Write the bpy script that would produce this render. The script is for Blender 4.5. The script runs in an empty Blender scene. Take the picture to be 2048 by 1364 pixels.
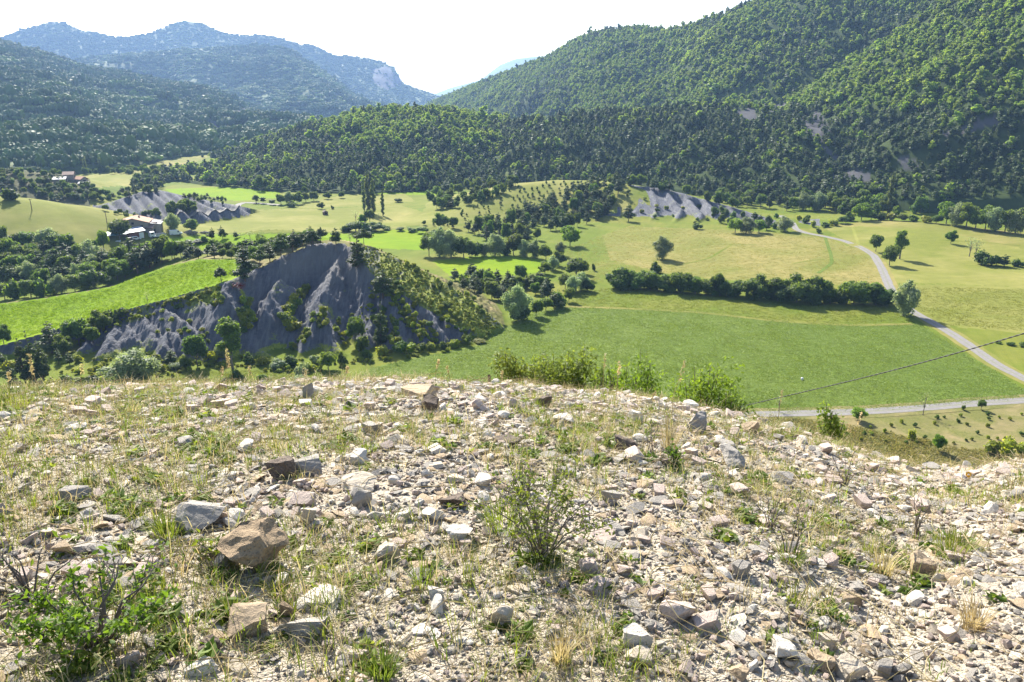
import bpy, math, random
import numpy as np
from mathutils import Vector, Matrix, Euler

random.seed(11)
RNG = np.random.default_rng(11)
S = bpy.context.scene
COL = S.collection

# ------------------------------------------------------------------ camera, sky, sun, exposure
FPX, CX, CY = 1607.0, 1024.0, 682.0          # focal length and centre in photograph pixels
PITCH, EYE = math.radians(17.3), 1.6
SUN_AZ, SUN_EL = math.radians(-23.0), math.radians(37.0)   # azimuth from +Y, negative = left

cam_d = bpy.data.cameras.new('camera')
cam_d.sensor_width = 36.0
cam_d.lens = FPX / 2048.0 * 36.0
cam_d.clip_start, cam_d.clip_end = 0.05, 30000.0
cam = bpy.data.objects.new('camera', cam_d)
COL.objects.link(cam)
cam.location = (0, 0, EYE)
cam.rotation_euler = (math.pi / 2 - PITCH, 0, 0)
S.camera = cam

W = bpy.data.worlds.new('World')
S.world = W
W.use_nodes = True
wn = W.node_tree
bg = wn.nodes['Background']
sky = wn.nodes.new('ShaderNodeTexSky')
sky.sky_type = 'NISHITA'
sky.sun_disc = False
sky.sun_elevation = SUN_EL
sky.sun_rotation = SUN_AZ
sky.altitude = 800
sky.air_density, sky.dust_density, sky.ozone_density = 1.0, 3.0, 1.0
wn.links.new(sky.outputs['Color'], bg.inputs['Color'])
bg.inputs['Strength'].default_value = 0.10

sun_d = bpy.data.lights.new('sun', 'SUN')
sun_d.energy = 5.0
sun_d.angle = math.radians(0.53)
sun_d.color = (1.0, 0.95, 0.86)
sun = bpy.data.objects.new('sun', sun_d)
COL.objects.link(sun)
sdir = Vector((math.sin(SUN_AZ) * math.cos(SUN_EL), math.cos(SUN_AZ) * math.cos(SUN_EL), math.sin(SUN_EL)))
sun.rotation_euler = sdir.to_track_quat('Z', 'Y').to_euler()
sun.location = (0, 0, 50)

S.view_settings.view_transform = 'Standard'
S.view_settings.look = 'None'
S.view_settings.exposure = 1.5
S.view_settings.gamma = 1.0
S.view_settings.use_curve_mapping = False
S.cycles.max_bounces = 6
S.cycles.diffuse_bounces = 3
S.cycles.transmission_bounces = 4
S.cycles.transparent_max_bounces = 4
S.cycles.volume_bounces = 0
S.cycles.sample_clamp_indirect = 4.0

# ------------------------------------------------------------------ projection helpers
cP, sP = math.cos(PITCH), math.sin(PITCH)

def ray(px, py):
    dx = (np.asarray(px, float) - CX) / FPX
    dy = (np.asarray(py, float) - CY) / FPX
    return dx, cP - dy * sP, -sP - dy * cP

def G(px, py, r):
    """world point seen at a photograph pixel, at horizontal distance r"""
    x, y, z = ray(px, py)
    k = np.asarray(r, float) / np.hypot(x, y)
    return x * k, y * k, EYE + z * k

def proj(x, y, z):
    z = z - EYE
    d = y * cP - z * sP
    d = np.where(d > 1e-3, d, 1e-3)
    u = y * sP + z * cP
    return CX + FPX * x / d, CY - FPX * u / d

# ------------------------------------------------------------------ noise
def _hash(ix, iy, seed):
    n = (ix.astype(np.int64) * 374761393 + iy.astype(np.int64) * 668265263 + seed * 974634777) & 0xffffffff
    n = ((n ^ (n >> 13)) * 1274126177) & 0xffffffff
    n = n ^ (n >> 16)
    return n

def perlin(x, y, seed=0):
    x = np.asarray(x, float); y = np.asarray(y, float)
    ix, iy = np.floor(x), np.floor(y)
    fx, fy = x - ix, y - iy
    u, v = fx * fx * fx * (fx * (fx * 6 - 15) + 10), fy * fy * fy * (fy * (fy * 6 - 15) + 10)
    def g(ox, oy):
        a = _hash(ix + ox, iy + oy, seed) * (2 * math.pi / 4294967296.0)
        return np.cos(a) * (fx - ox) + np.sin(a) * (fy - oy)
    n0 = g(0, 0) * (1 - u) + g(1, 0) * u
    n1 = g(0, 1) * (1 - u) + g(1, 1) * u
    return (n0 * (1 - v) + n1 * v) * 1.5

def fbm(x, y, octs=4, seed=0, gain=0.5):
    s, a = 0, 1.0
    for i in range(octs):
        s = s + a * perlin(x, y, seed + i)
        x, y, a = np.asarray(x) * 2.03 + 11.3, np.asarray(y) * 2.03 - 7.1, a * gain
    return s

def ridged(x, y, octs=3, seed=0):
    s, a = 0, 1.0
    for i in range(octs):
        s = s + a * (1 - 2 * np.abs(perlin(x, y, seed + i)))
        x, y, a = x * 2.1 + 3.7, y * 2.1 + 9.2, a * 0.5
    return s

def sstep(a, b, x):
    t = np.clip((x - a) / (b - a), 0, 1)
    return t * t * (3 - 2 * t)

def smax(a, b, k):
    h = np.clip(0.5 + 0.5 * (a - b) / k, 0, 1)
    return b * (1 - h) + a * h + k * h * (1 - h)

def in_poly(px, py, poly):
    inside = np.zeros(np.shape(px), bool)
    n = len(poly)
    j = n - 1
    for i in range(n):
        xi, yi = poly[i]; xj, yj = poly[j]
        if yi != yj:
            c = ((yi > py) != (yj > py)) & (px < (xj - xi) * (py - yi) / (yj - yi) + xi)
            inside ^= c
        j = i
    return inside

def poly_dist(x, y, poly):
    d = np.full(np.shape(x), 1e9)
    n = len(poly)
    for i in range(n):
        x0, y0 = poly[i]; x1, y1 = poly[(i + 1) % n]
        ex, ey = x1 - x0, y1 - y0
        t = np.clip(((x - x0) * ex + (y - y0) * ey) / max(ex * ex + ey * ey, 1e-9), 0, 1)
        d = np.minimum(d, np.hypot(x - x0 - t * ex, y - y0 - t * ey))
    return d

# ------------------------------------------------------------------ object helpers
def put(name, mesh, parent=None, loc=None, kind=None, label=None, cat=None, group=None):
    o = bpy.data.objects.new(name, mesh)
    COL.objects.link(o)
    if parent is not None: o.parent = parent
    if loc is not None: o.location = loc
    if kind: o['kind'] = kind
    if label: o['label'] = label
    if cat: o['category'] = cat
    if group: o['group'] = group
    return o

def mesh_np(name, verts, faces, mat=None, smooth=False, mat_idx=None, mats=None):
    """faces: (n,3) or (n,4) array"""
    me = bpy.data.meshes.new(name)
    verts = np.ascontiguousarray(verts, np.float32); faces = np.ascontiguousarray(faces, np.int32)
    k = faces.shape[1]
    me.vertices.add(len(verts)); me.vertices.foreach_set('co', verts.ravel())
    me.loops.add(faces.size); me.loops.foreach_set('vertex_index', faces.ravel())
    me.polygons.add(len(faces))
    me.polygons.foreach_set('loop_start', np.arange(0, faces.size, k, dtype=np.int32))
    me.polygons.foreach_set('use_smooth', np.full(len(faces), smooth, bool))
    if mats:
        for m in mats: me.materials.append(m)
    elif mat is not None:
        me.materials.append(mat)
    if mat_idx is not None:
        me.polygons.foreach_set('material_index', np.ascontiguousarray(mat_idx, np.int32))
    me.update(calc_edges=True)
    return me

def vcol(me, name, vals):
    a = me.attributes.new(name, 'FLOAT', 'POINT')
    a.data.foreach_set('value', np.ascontiguousarray(vals, np.float32))

def grid_faces(nr, nc):
    i = np.arange(nr * nc).reshape(nr, nc)
    return np.stack([i[:-1, :-1], i[:-1, 1:], i[1:, 1:], i[1:, :-1]], -1).reshape(-1, 4)

# ------------------------------------------------------------------ material helper
class NT:
    def __init__(self, name):
        self.m = bpy.data.materials.new(name)
        self.m.use_nodes = True
        self.t = self.m.node_tree
        self.b = self.t.nodes['Principled BSDF']
        self.out = self.t.nodes['Material Output']
        self.b.inputs['Roughness'].default_value = 0.9
        self.b.inputs['Specular IOR Level'].default_value = 0.2
    def n(self, typ, **kw):
        nd = self.t.nodes.new(typ)
        for k, v in kw.items():
            if k.startswith('i_'):
                nd.inputs[k[2:].replace('_', ' ')].default_value = v
            else:
                setattr(nd, k, v)
        return nd
    def l(self, a, b):
        self.t.links.new(a, b)
    def coords(self, scale=(1, 1, 1), rot=(0, 0, 0), kind='Object'):
        tc = self.n('ShaderNodeTexCoord'); mp = self.n('ShaderNodeMapping')
        mp.inputs['Scale'].default_value = scale
        src = tc.outputs[kind]
        if rot[2]:
            vr = self.n('ShaderNodeVectorRotate', rotation_type='Z_AXIS')
            vr.inputs['Angle'].default_value = rot[2]
            self.l(src, vr.inputs['Vector']); src = vr.outputs['Vector']
        self.l(src, mp.inputs['Vector'])
        return mp.outputs['Vector']
    def noise(self, vec, scale, detail=4, rough=0.55, dist=0.0):
        nd = self.n('ShaderNodeTexNoise')
        nd.inputs['Scale'].default_value = scale; nd.inputs['Detail'].default_value = detail
        nd.inputs['Roughness'].default_value = rough; nd.inputs['Distortion'].default_value = dist
        self.l(vec, nd.inputs['Vector'])
        return nd.outputs['Fac']
    def ramp(self, fac, stops):
        r = self.n('ShaderNodeValToRGB')
        el = r.color_ramp.elements
        while len(el) < len(stops): el.new(0.5)
        for e, (p, c) in zip(el, stops):
            e.position = p
            e.color = (c[0], c[1], c[2], 1) if len(c) == 3 else c
        self.l(fac, r.inputs['Fac'])
        return r.outputs['Color']
    def mapr(self, fac, a, b, c=0.0, d=1.0):
        r = self.n('ShaderNodeMapRange')
        r.inputs['From Min'].default_value = a; r.inputs['From Max'].default_value = b
        r.inputs['To Min'].default_value = c; r.inputs['To Max'].default_value = d
        self.l(fac, r.inputs['Value'])
        return r.outputs['Result']
    def mix(self, fac, a, b, mode='MIX'):
        m = self.n('ShaderNodeMix', data_type='RGBA', blend_type=mode)
        for v, s in ((fac, m.inputs['Factor']), (a, m.inputs['A']), (b, m.inputs['B'])):
            if hasattr(v, 'is_output'): self.l(v, s)
            elif isinstance(v, (int, float)): s.default_value = v
            else: s.default_value = (v[0], v[1], v[2], 1)
        return m.outputs['Result']
    def math(self, op, a, b=None):
        m = self.n('ShaderNodeMath', operation=op)
        for v, s in ((a, m.inputs[0]), (b, m.inputs[1])):
            if v is None: continue
            if hasattr(v, 'is_output'): self.l(v, s)
            else: s.default_value = v
        return m.outputs[0]
    def bump(self, h, strength=0.5, dist=0.1):
        b = self.n('ShaderNodeBump')
        b.inputs['Strength'].default_value = strength; b.inputs['Distance'].default_value = dist
        self.l(h, b.inputs['Height'])
        self.l(b.outputs['Normal'], self.b.inputs['Normal'])
    def base(self, c):
        if hasattr(c, 'is_output'): self.l(c, self.b.inputs['Base Color'])
        else: self.b.inputs['Base Color'].default_value = (c[0], c[1], c[2], 1)

def field_mat(name, c1, c2, c3=None, rows=None, patch=0.02, fine=2.0, bump=0.25, streak=0.0):
    """c1/c2 fine mottling of a grass or crop surface, c3 broad drier patches; rows = (angle, per metre) drill rows"""
    n = NT(name)
    v = n.coords()
    a = n.noise(v, fine, 6, 0.7)
    col = n.mix(n.mapr(a, 0.3, 0.7), c1, c2)
    if c3 is not None:
        p = n.noise(v, patch, 5, 0.6, 0.6)
        col = n.mix(n.mapr(p, 0.42, 0.66), col, c3)
    h = a
    if rows:
        ang, per = rows
        v2 = n.coords((per, per * 0.08, per), (0, 0, ang))
        s = n.noise(v2, 1.0, 3, 0.6)
        col = n.mix(n.mapr(s, 0.35, 0.65, 0.0, streak), col, [k * 0.6 for k in c1])
        h = n.math('ADD', a, s)
    big = n.noise(v, 0.25, 4, 0.6)
    col = n.mix(n.mapr(big, 0.3, 0.7, 0.0, 0.35), col, [k * 0.72 for k in c1])
    n.base(col)
    n.b.inputs['Specular IOR Level'].default_value = 0.04
    n.bump(h, bump, 0.35)
    return n.m
# ------------------------------------------------------------------ the lie of the land
FLOOR = -58.0
# crest of the stony knoll under the camera, as pixels of the photograph
_edge = [(-500, 792), (0, 786), (200, 780), (450, 775), (640, 768), (830, 762), (1000, 772), (1150, 783), (1300, 802), (1450, 832),
         (1600, 868), (1700, 900), (1800, 936), (1900, 945), (1960, 936), (2048, 926), (2500, 915)]
_ea, _et = [], []
for _px, _py in _edge:
    _x, _y, _z = ray(_px, _py)
    _ea.append(math.atan2(_x, _y)); _et.append(-_z / math.hypot(_x, _y))
_ea, _et = np.array(_ea), np.array(_et)

def knoll(x, y):
    r = np.hypot(x, y); th = np.arctan2(x, y)
    te = np.interp(th, _ea, _et)
    te = (te + np.interp(th - 0.02, _ea, _et) + np.interp(th + 0.02, _ea, _et)) / 3
    rt = 7.6
    b = EYE / rt ** 2
    a = te - 2 * EYE / rt
    fwd = sstep(-0.4, 0.5, np.cos(th))
    a = a * fwd
    rc = np.minimum(r, (0.62 - a) / (2 * b))
    z = -a * rc - b * rc * rc - 0.62 * (r - rc)
    back = -0.01 * r
    return z * fwd + back * (1 - fwd)

def W3(pts):
    return [tuple(float(c) for c in G(*p)) for p in pts]

def ridge(x, y, pts, sf, sb=None, rr=1.0, conc=0.0):
    """height of a ridge along 3-D points; sf = fall on the right of its course (towards the camera), sb on the left"""
    sb = sf if sb is None else sb
    asym = sb != sf
    out = np.full(np.shape(x), -1e3)
    best = np.full(np.shape(x), 1e9)
    ns = len(pts) - 1
    for i_, ((x0, y0, z0), (x1, y1, z1)) in enumerate(zip(pts[:-1], pts[1:])):
        ex, ey = x1 - x0, y1 - y0
        L2 = max(ex * ex + ey * ey, 1e-6)
        t = np.clip(((x - x0) * ex + (y - y0) * ey) / L2, 0, 1)
        dx, dy = x - x0 - t * ex, y - y0 - t * ey
        d = np.hypot(dx, dy)
        side = ex * dy - ey * dx
        s = np.where(side > 0, sb, sf)
        if i_ == 0: s = np.where(t <= 0, max(sf, sb), s)
        if i_ == ns - 1: s = np.where(t >= 1, max(sf, sb), s)
        dd = np.sqrt(d * d + rr * rr) - rr
        val = z0 + t * (z1 - z0) - s * dd
        if asym:
            near = d < best - 1e-6
            tie = np.abs(d - best) <= 1e-6
            out = np.where(near, val, np.where(tie, np.minimum(out, val), out))
            best = np.minimum(best, d)
        else:
            out = np.maximum(out, val)
    return out

# --- main marl hill
CREST = W3([(462, 562, 205), (500, 545, 211), (540, 530, 216), (580, 508, 221), (620, 492, 225), (650, 487, 226), (690, 491, 224), (730, 499, 221),
            (790, 518, 217), (850, 546, 213), (905, 580, 208), (955, 614, 203), (1000, 650, 199)])
SPURS = [
    [(692, 497, 223), (672, 528, 216), (656, 560, 208), (643, 590, 202), (636, 622, 196), (606, 690, 187), (588, 724, 182)],
    [(636, 622, 196), (665, 680, 187), (692, 722, 180)],
    [(656, 560, 208), (606, 645, 197), (583, 690, 191)],
    [(722, 500, 221), (738, 560, 210), (742, 640, 194), (726, 694, 183)],
    [(768, 560, 205), (796, 630, 194), (790, 692, 182)],
    [(800, 582, 201), (836, 640, 192), (852, 688, 185)],
    [(846, 608, 197), (872, 650, 190), (892, 688, 185)],
    [(895, 636, 193), (918, 662, 189), (938, 682, 187)],
    [(560, 560, 209), (541, 588, 203), (528, 622, 197), (508, 676, 190)],
    [(541, 588, 203), (573, 650, 194), (598, 704, 187)],
    [(453, 566, 204.5), (449, 584, 201), (430, 628, 195)],
    [(449, 584, 201), (484, 632, 195), (500, 660, 192)],
    [(236, 640, 216), (228, 660, 208), (214, 690, 201), (192, 714, 197)],
    [(236, 640, 216), (262, 666, 205), (296, 700, 197)],
    [(336, 640, 209), (338, 664, 199), (326, 694, 192), (312, 720, 188)],
    [(338, 664, 199), (380, 690, 191)],
    [(310, 606, 214), (352, 634, 203), (392, 662, 195), (420, 700, 187)],
    [(385, 588, 210), (420, 620, 200), (442, 664, 191), (436, 706, 186)],
    [(270, 622, 215), (300, 650, 204), (308, 680, 198)],
    [(200, 652, 215), (170, 690, 205), (140, 716, 201)],
    [(505, 690, 188), (552, 720, 183)],
    [(270, 618, 216), (300, 640, 212), (345, 655, 206)],
    [(60, 716, 208), (120, 722, 205), (190, 742, 199)],
    [(80, 736, 203), (150, 752, 197)],
]
SPURS = [W3(s) for s in SPURS]
# --- gentler scrubby top of its right flank
FLANKW = W3([(712, 494, 222), (760, 508, 219), (790, 518, 217), (850, 546, 213), (905, 580, 208), (955, 614, 203), (1000, 650, 199),
             (965, 668, 192), (905, 640, 193), (846, 606, 197), (790, 572, 203), (745, 540, 209), (715, 512, 215)])
FLANKXY = [(p[0], p[1]) for p in FLANKW]
def quad_fit(pts):
    A = np.array([[1, p[0] / 100, p[1] / 100, (p[0] / 100) ** 2, p[0] * p[1] / 1e4, (p[1] / 100) ** 2] for p in pts])
    return np.linalg.lstsq(A, np.array([p[2] for p in pts]), rcond=None)[0]
_fc = quad_fit(FLANKW)
# --- plateau with the bright green field left of it
PLAT = [(-420, 770, 205), (-150, 716, 210), (0, 690, 213), (130, 655, 216), (230, 628, 217), (330, 600, 212), (400, 580, 209), (462, 560, 206), (500, 540, 212),
        (482, 517, 226), (400, 519, 238), (340, 530, 241), (280, 551, 241), (230, 571, 240), (150, 589, 244), (0, 607, 252), (-150, 625, 258), (-420, 660, 270)]
PLATW = W3(PLAT)
PLATXY = [(p[0], p[1]) for p in PLATW]
_A = np.array([[1, p[0] / 100, p[1] / 100, (p[0] / 100) ** 2, p[0] * p[1] / 1e4, (p[1] / 100) ** 2] for p in PLATW])
_pc = np.linalg.lstsq(_A, np.array([p[2] for p in PLATW]), rcond=None)[0]

def plateau(x, y):
    X, Y = x / 100, y / 100
    return _pc[0] + _pc[1] * X + _pc[2] * Y + _pc[3] * X * X + _pc[4] * X * Y + _pc[5] * Y * Y

# --- grassy hill on the left, scrub hill, far marl hill, middle hill with its marl face
GRASSHILL = W3([(-260, 372, 400), (0, 396, 375), (100, 410, 372), (190, 428, 368), (232, 446, 360), (262, 468, 350)])
SCRUBHILL = W3([(-300, 335, 560), (0, 338, 540), (60, 345, 530), (110, 368, 510), (150, 390, 490)])
FARMARL = [W3(s) for s in [
    [(196, 412, 425), (235, 400, 432), (285, 383, 440), (318, 380, 445), (370, 392, 440), (420, 402, 432), (468, 410, 420)],
    [(240, 398, 432), (262, 425, 410)], [(265, 390, 437), (283, 424, 410)], [(285, 383, 440), (315, 425, 408)], [(300, 381, 442), (345, 420, 412)],
    [(318, 380, 445), (365, 425, 405)], [(345, 386, 442), (400, 424, 406)], [(370, 392, 440), (425, 418, 411)], [(400, 398, 435), (450, 416, 414)],
    [(215, 406, 428), (235, 428, 408)]]]
MIDHILL = W3([(850, 446, 368), (905, 430, 385), (960, 402, 412), (1010, 380, 432), (1060, 366, 446), (1120, 361, 452), (1190, 362, 450), (1240, 368, 446)])
MIDMARL = [W3(s) for s in [
    [(1190, 364, 450), (1240, 370, 446), (1290, 374, 442), (1335, 380, 436), (1400, 398, 424), (1450, 412, 412), (1510, 430, 396), (1560, 452, 378)],
    [(1245, 371, 446), (1240, 410, 412), (1205, 440, 388)],
    [(1270, 373, 443), (1282, 410, 412), (1262, 436, 392)],
    [(1300, 375, 441), (1318, 415, 408), (1300, 444, 386)],
    [(1330, 379, 437), (1362, 420, 404), (1345, 450, 382)],
    [(1370, 390, 430), (1402, 428, 398), (1392, 452, 381)],
    [(1410, 401, 421), (1440, 434, 394), (1436, 456, 378)],
    [(1455, 413, 411), (1490, 446, 384)],
    [(1215, 366, 448), (1170, 410, 412), (1120, 440, 388)],
    [(1200, 366, 448), (1130, 392, 428), (1070, 430, 396), (1020, 452, 378)]]]
RIGHTFIELD = W3([(1480, 445, 392), (1700, 442, 402), (1850, 447, 400), (2048, 470, 392), (2400, 500, 400)])
FARFIELD = W3([(1800, 400, 480), (1900, 388, 500), (2000, 384, 510), (2400, 384, 530)])

def H(x, y, detail=True):
    x = np.asarray(x, float); y = np.asarray(y, float)
    shp = np.shape(x)
    x = np.atleast_1d(x); y = np.atleast_1d(y)
    r = np.hypot(x, y)
    far = sstep(380, 700, r)
    fl = FLOOR + fbm(x / 90, y / 90, 3, 5) * (0.5 + 1.2 * far)
    foot = FLOOR + 0.28 * np.maximum(0, 141 - r) + 0.0 * x
    foot = foot + fbm(x / 22, y / 22, 3, 9) * 0.9 * sstep(141, 115, r) * sstep(30, 60, r)
    z = smax(fl, foot, 2.2)
    z = smax(z, knoll(x, y), 1.0 if False else 0.35)
    m = (r > 150) & (r < 300) & (x < 45)
    if m.any():
        X, Y = x[m], y[m]
        zz = z[m]
        zp = plateau(X, Y) + fbm(X / 18, Y / 18, 3, 3) * 0.25
        d = poly_dist(X, Y, PLATXY) * np.where(in_poly(X, Y, PLATXY), 0.0, 1.0)
        front = Y * np.cos(0.4) - X * np.sin(0.4) < 216
        zp = np.where(d < 45, zp - d * np.where(r[m] < 225, 1.5, 0.5), -1e3)
        zz = smax(zz, zp, 0.6)
        zm = ridge(X, Y, CREST, 1.35, 0.42, 1.0)
        w = fbm(X / 5.0, Y / 5.0, 2, 44) * 0.7
        A_, B_ = X / 100, Y / 100
        zf = _fc[0] + _fc[1] * A_ + _fc[2] * B_ + _fc[3] * A_ * A_ + _fc[4] * A_ * B_ + _fc[5] * B_ * B_
        df = poly_dist(X, Y, FLANKXY) * np.where(in_poly(X, Y, FLANKXY), 0.0, 1.0)
        zm = smax(zm, np.where(df < 25, zf - 1.25 * df, -1e3), 0.8)
        for s in SPURS:
            q = ridge(X + w, Y + w * 0.5, s, 1.0, None, 0.35)
            zm = smax(zm, q, 0.45)
        marly = sstep(0.3, 2.5, zm - zz)
        if detail:
            zm = zm + marly * ((ridged(X / 2.6, Y / 9.0, 2, 21) - 0.5) * 0.28 + (ridged(X / 1.7, Y / 11.0, 2, 25) - 0.5) * 0.34 + (ridged(X / 0.8, Y / 6.0, 1, 27) - 0.5) * 0.10 + fbm(X / 1.6, Y / 1.6, 3, 61) * 0.20)
        zz = smax(zz, zm, 0.5)
        z[m] = zz
    m = (r > 300) & (r < 640) & (x < 10)
    if m.any():
        X, Y = x[m], y[m]
        zz = z[m]
        zz = smax(zz, ridge(X, Y, GRASSHILL, 0.37, None, 16), 3.0)
        zz = smax(zz, ridge(X, Y, SCRUBHILL, 0.30, 0.30, 14), 3.0)
        zm = np.full(X.shape, -1e3)
        for i, s in enumerate(FARMARL):
            zm = smax(zm, ridge(X, Y, s, 0.75 if i == 0 else 1.0, 0.3 if i == 0 else None, 0.7), 0.4)
        zz = smax(zz, zm, 0.6)
        z[m] = zz
    m = (r > 320) & (r < 640) & (x > -60)
    if m.any():
        X, Y = x[m], y[m]
        zz = z[m]
        zz = smax(zz, ridge(X, Y, MIDHILL, 0.25, None, 12), 3.0)
        zm = np.full(X.shape, -1e3)
        for i, s in enumerate(MIDMARL):
            zm = smax(zm, ridge(X, Y, s, 1.0 if i == 0 else 1.15, 0.3 if i == 0 else None, 1.0), 0.6)
        zm = zm + (ridged(X / 9, Y / 12, 2, 31) - 0.5) * 0.5
        zz = smax(zz, zm, 0.8)
        zz = smax(zz, ridge(X, Y, RIGHTFIELD, 0.05, 0.10, 12), 1.0)
        zz = smax(zz, ridge(X, Y, FARFIELD, 0.10, 0.12, 12), 1.0)
        z[m] = zz
    return z.reshape(shp) if shp else float(z[0])

_RS = np.concatenate([np.geomspace(14, 150, 260)[:-1], np.arange(150, 480, 0.6), np.geomspace(480, 1300, 400)])

def at(px, py, rmin=14):
    """first ground point seen at a pixel"""
    rs = _RS[_RS >= rmin]
    x, y, z = G(px, py, rs)
    d = z - H(x, y)
    k = np.nonzero(d <= 0)[0]
    if len(k) == 0:
        i = len(rs) - 1
        return np.array([x[i], y[i], H(x[i], y[i])])
    i = max(k[0], 1)
    t = d[i - 1] / max(d[i - 1] - d[i], 1e-9)
    rr = rs[i - 1] + t * (rs[i] - rs[i - 1])
    X, Y, _ = G(px, py, rr)
    return np.array([float(X), float(Y), H(float(X), float(Y))])

# ------------------------------------------------------------------ ground materials
M = {}
M['meadow'] = field_mat('meadow_grass', (0.085, 0.13, 0.012), (0.15, 0.18, 0.022), (0.20, 0.19, 0.04), patch=0.03, rows=(0.3, 0.5), streak=0.25)
M['dry'] = field_mat('dry_meadow_grass', (0.135, 0.15, 0.028), (0.20, 0.20, 0.048), (0.27, 0.225, 0.08), patch=0.028, rows=(1.25, 0.35), streak=0.2)
M['pale'] = field_mat('pale_meadow_grass', (0.13, 0.15, 0.025), (0.19, 0.20, 0.04), (0.25, 0.23, 0.07), patch=0.03, rows=(1.4, 0.4), streak=0.15)
M['crop'] = field_mat('green_crop', (0.075, 0.12, 0.016), (0.15, 0.20, 0.038), (0.14, 0.185, 0.034), rows=(1.62, 1.1), patch=0.02, streak=0.3, bump=0.6, fine=2.2)
M['bright'] = field_mat('bright_young_crop', (0.11, 0.195, 0.001), (0.18, 0.27, 0.003), (0.19, 0.25, 0.006), rows=(1.0, 0.7), patch=0.03, streak=0.25, bump=0.4)
M['rough'] = field_mat('rough_slope_grass', (0.10, 0.115, 0.03), (0.19, 0.175, 0.06), (0.25, 0.20, 0.10), patch=0.12, fine=1.6, bump=0.5)
M['scrub'] = field_mat('scrub_ground', (0.043, 0.053, 0.019), (0.093, 0.093, 0.037), (0.124, 0.118, 0.062), patch=0.06, fine=0.8, bump=0.5)
M['woodfloor'] = field_mat('wood_floor', (0.022, 0.031, 0.011), (0.050, 0.056, 0.022), None, fine=0.5, bump=0.4)

def marl_material():
    n = NT('grey_marl')
    v = n.coords()
    a = n.noise(v, 0.35, 6, 0.6, 0.4)
    col = n.mix(n.mapr(a, 0.3, 0.7), (0.062, 0.067, 0.086), (0.122, 0.127, 0.146))
    v2 = n.coords((1, 1, 9))
    s = n.noise(v2, 0.5, 4, 0.6)
    col = n.mix(n.mapr(s, 0.45, 0.7, 0.0, 0.5), col, (0.15, 0.148, 0.15))
    st = n.noise(n.coords((1.0, 0.10, 0.10)), 1.5, 6, 0.75)
    col = n.mix(n.mapr(st, 0.46, 0.64, 0.0, 0.75), col, (0.19, 0.19, 0.195))
    at_ = n.n('ShaderNodeAttribute', attribute_name='veg')
    f = n.noise(v, 0.8, 5, 0.7)
    g = n.math('ADD', at_.outputs['Fac'], n.mapr(f, 0.0, 1.0, -0.5, 0.5))
    grass = n.mix(n.mapr(n.noise(v, 1.7, 4, 0.7), 0.35, 0.65), (0.16, 0.20, 0.016), (0.30, 0.32, 0.04))
    col = n.mix(n.mapr(g, 0.42, 0.62), col, grass)
    wt = n.n('ShaderNodeAttribute', attribute_name='pale')
    col = n.mix(n.math('MULTIPLY', wt.outputs['Fac'], 0.8), col, (0.20, 0.19, 0.175))
    n.base(col)
    h = n.math('ADD', n.noise(n.coords((1, 1, 0.35)), 1.6, 6, 0.65), n.math('MULTIPLY', n.noise(n.coords((1.0, 0.10, 0.10)), 1.9, 5, 0.7), 1.6))
    n.bump(h, 0.9, 0.6)
    return n.m
M['marl'] = marl_material()

def track_material(name='gravel_road'):
    n = NT(name)
    v = n.coords()
    a = n.noise(v, 1.2, 6, 0.7)
    col = n.mix(n.mapr(a, 0.3, 0.7), (0.155, 0.145, 0.138), (0.225, 0.21, 0.20))
    ac = n.n('ShaderNodeAttribute', attribute_name='across')
    mid = n.mapr(n.math('ABSOLUTE', ac.outputs['Fac']), 0.05, 0.14, 1, 0)
    edge = n.mapr(n.math('ABSOLUTE', ac.outputs['Fac']), 0.40, 0.5, 0, 1)
    k = n.math('MULTIPLY', n.math('MAXIMUM', mid, edge), n.mapr(n.noise(v, 0.7, 4, 0.7), 0.3, 0.6))
    n.base(n.mix(n.math('MULTIPLY', k, 0.7), col, (0.15, 0.16, 0.07)))
    n.bump(n.noise(v, 6, 4), 0.4, 0.05)
    return n.m
M['road'] = track_material()

def strip(name, pts, width, mat, lift=0.05, kind='structure', step=2.0):
    P = np.array([at(*p)[:2] for p in pts])
    d = np.concatenate([[0], np.cumsum(np.linalg.norm(np.diff(P, axis=0), axis=1))])
    t = np.arange(0, d[-1], step)
    x, y = np.interp(t, d, P[:, 0]), np.interp(t, d, P[:, 1])
    for _ in range(3):
        x[1:-1] = (x[:-2] + 2 * x[1:-1] + x[2:]) / 4; y[1:-1] = (y[:-2] + 2 * y[1:-1] + y[2:]) / 4
    tx, ty = np.gradient(x), np.gradient(y)
    n = np.hypot(tx, ty); nx, ny = -ty / n, tx / n
    us = np.linspace(-0.5, 0.5, 7)
    wv = width * (1 + 0.12 * perlin(t / 4, t * 0, 7))
    X = x[:, None] + nx[:, None] * us * wv[:, None]; Y = y[:, None] + ny[:, None] * us * wv[:, None]
    Z = H(X.ravel(), Y.ravel()).reshape(X.shape) + lift
    Z = np.maximum(Z, Z.mean(1, keepdims=True))
    me = mesh_np(name, np.stack([X, Y, Z], -1).reshape(-1, 3), grid_faces(*X.shape), mat, True)
    vcol(me, 'across', np.tile(us, len(x)))
    return put(name, me, kind=kind)

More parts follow.
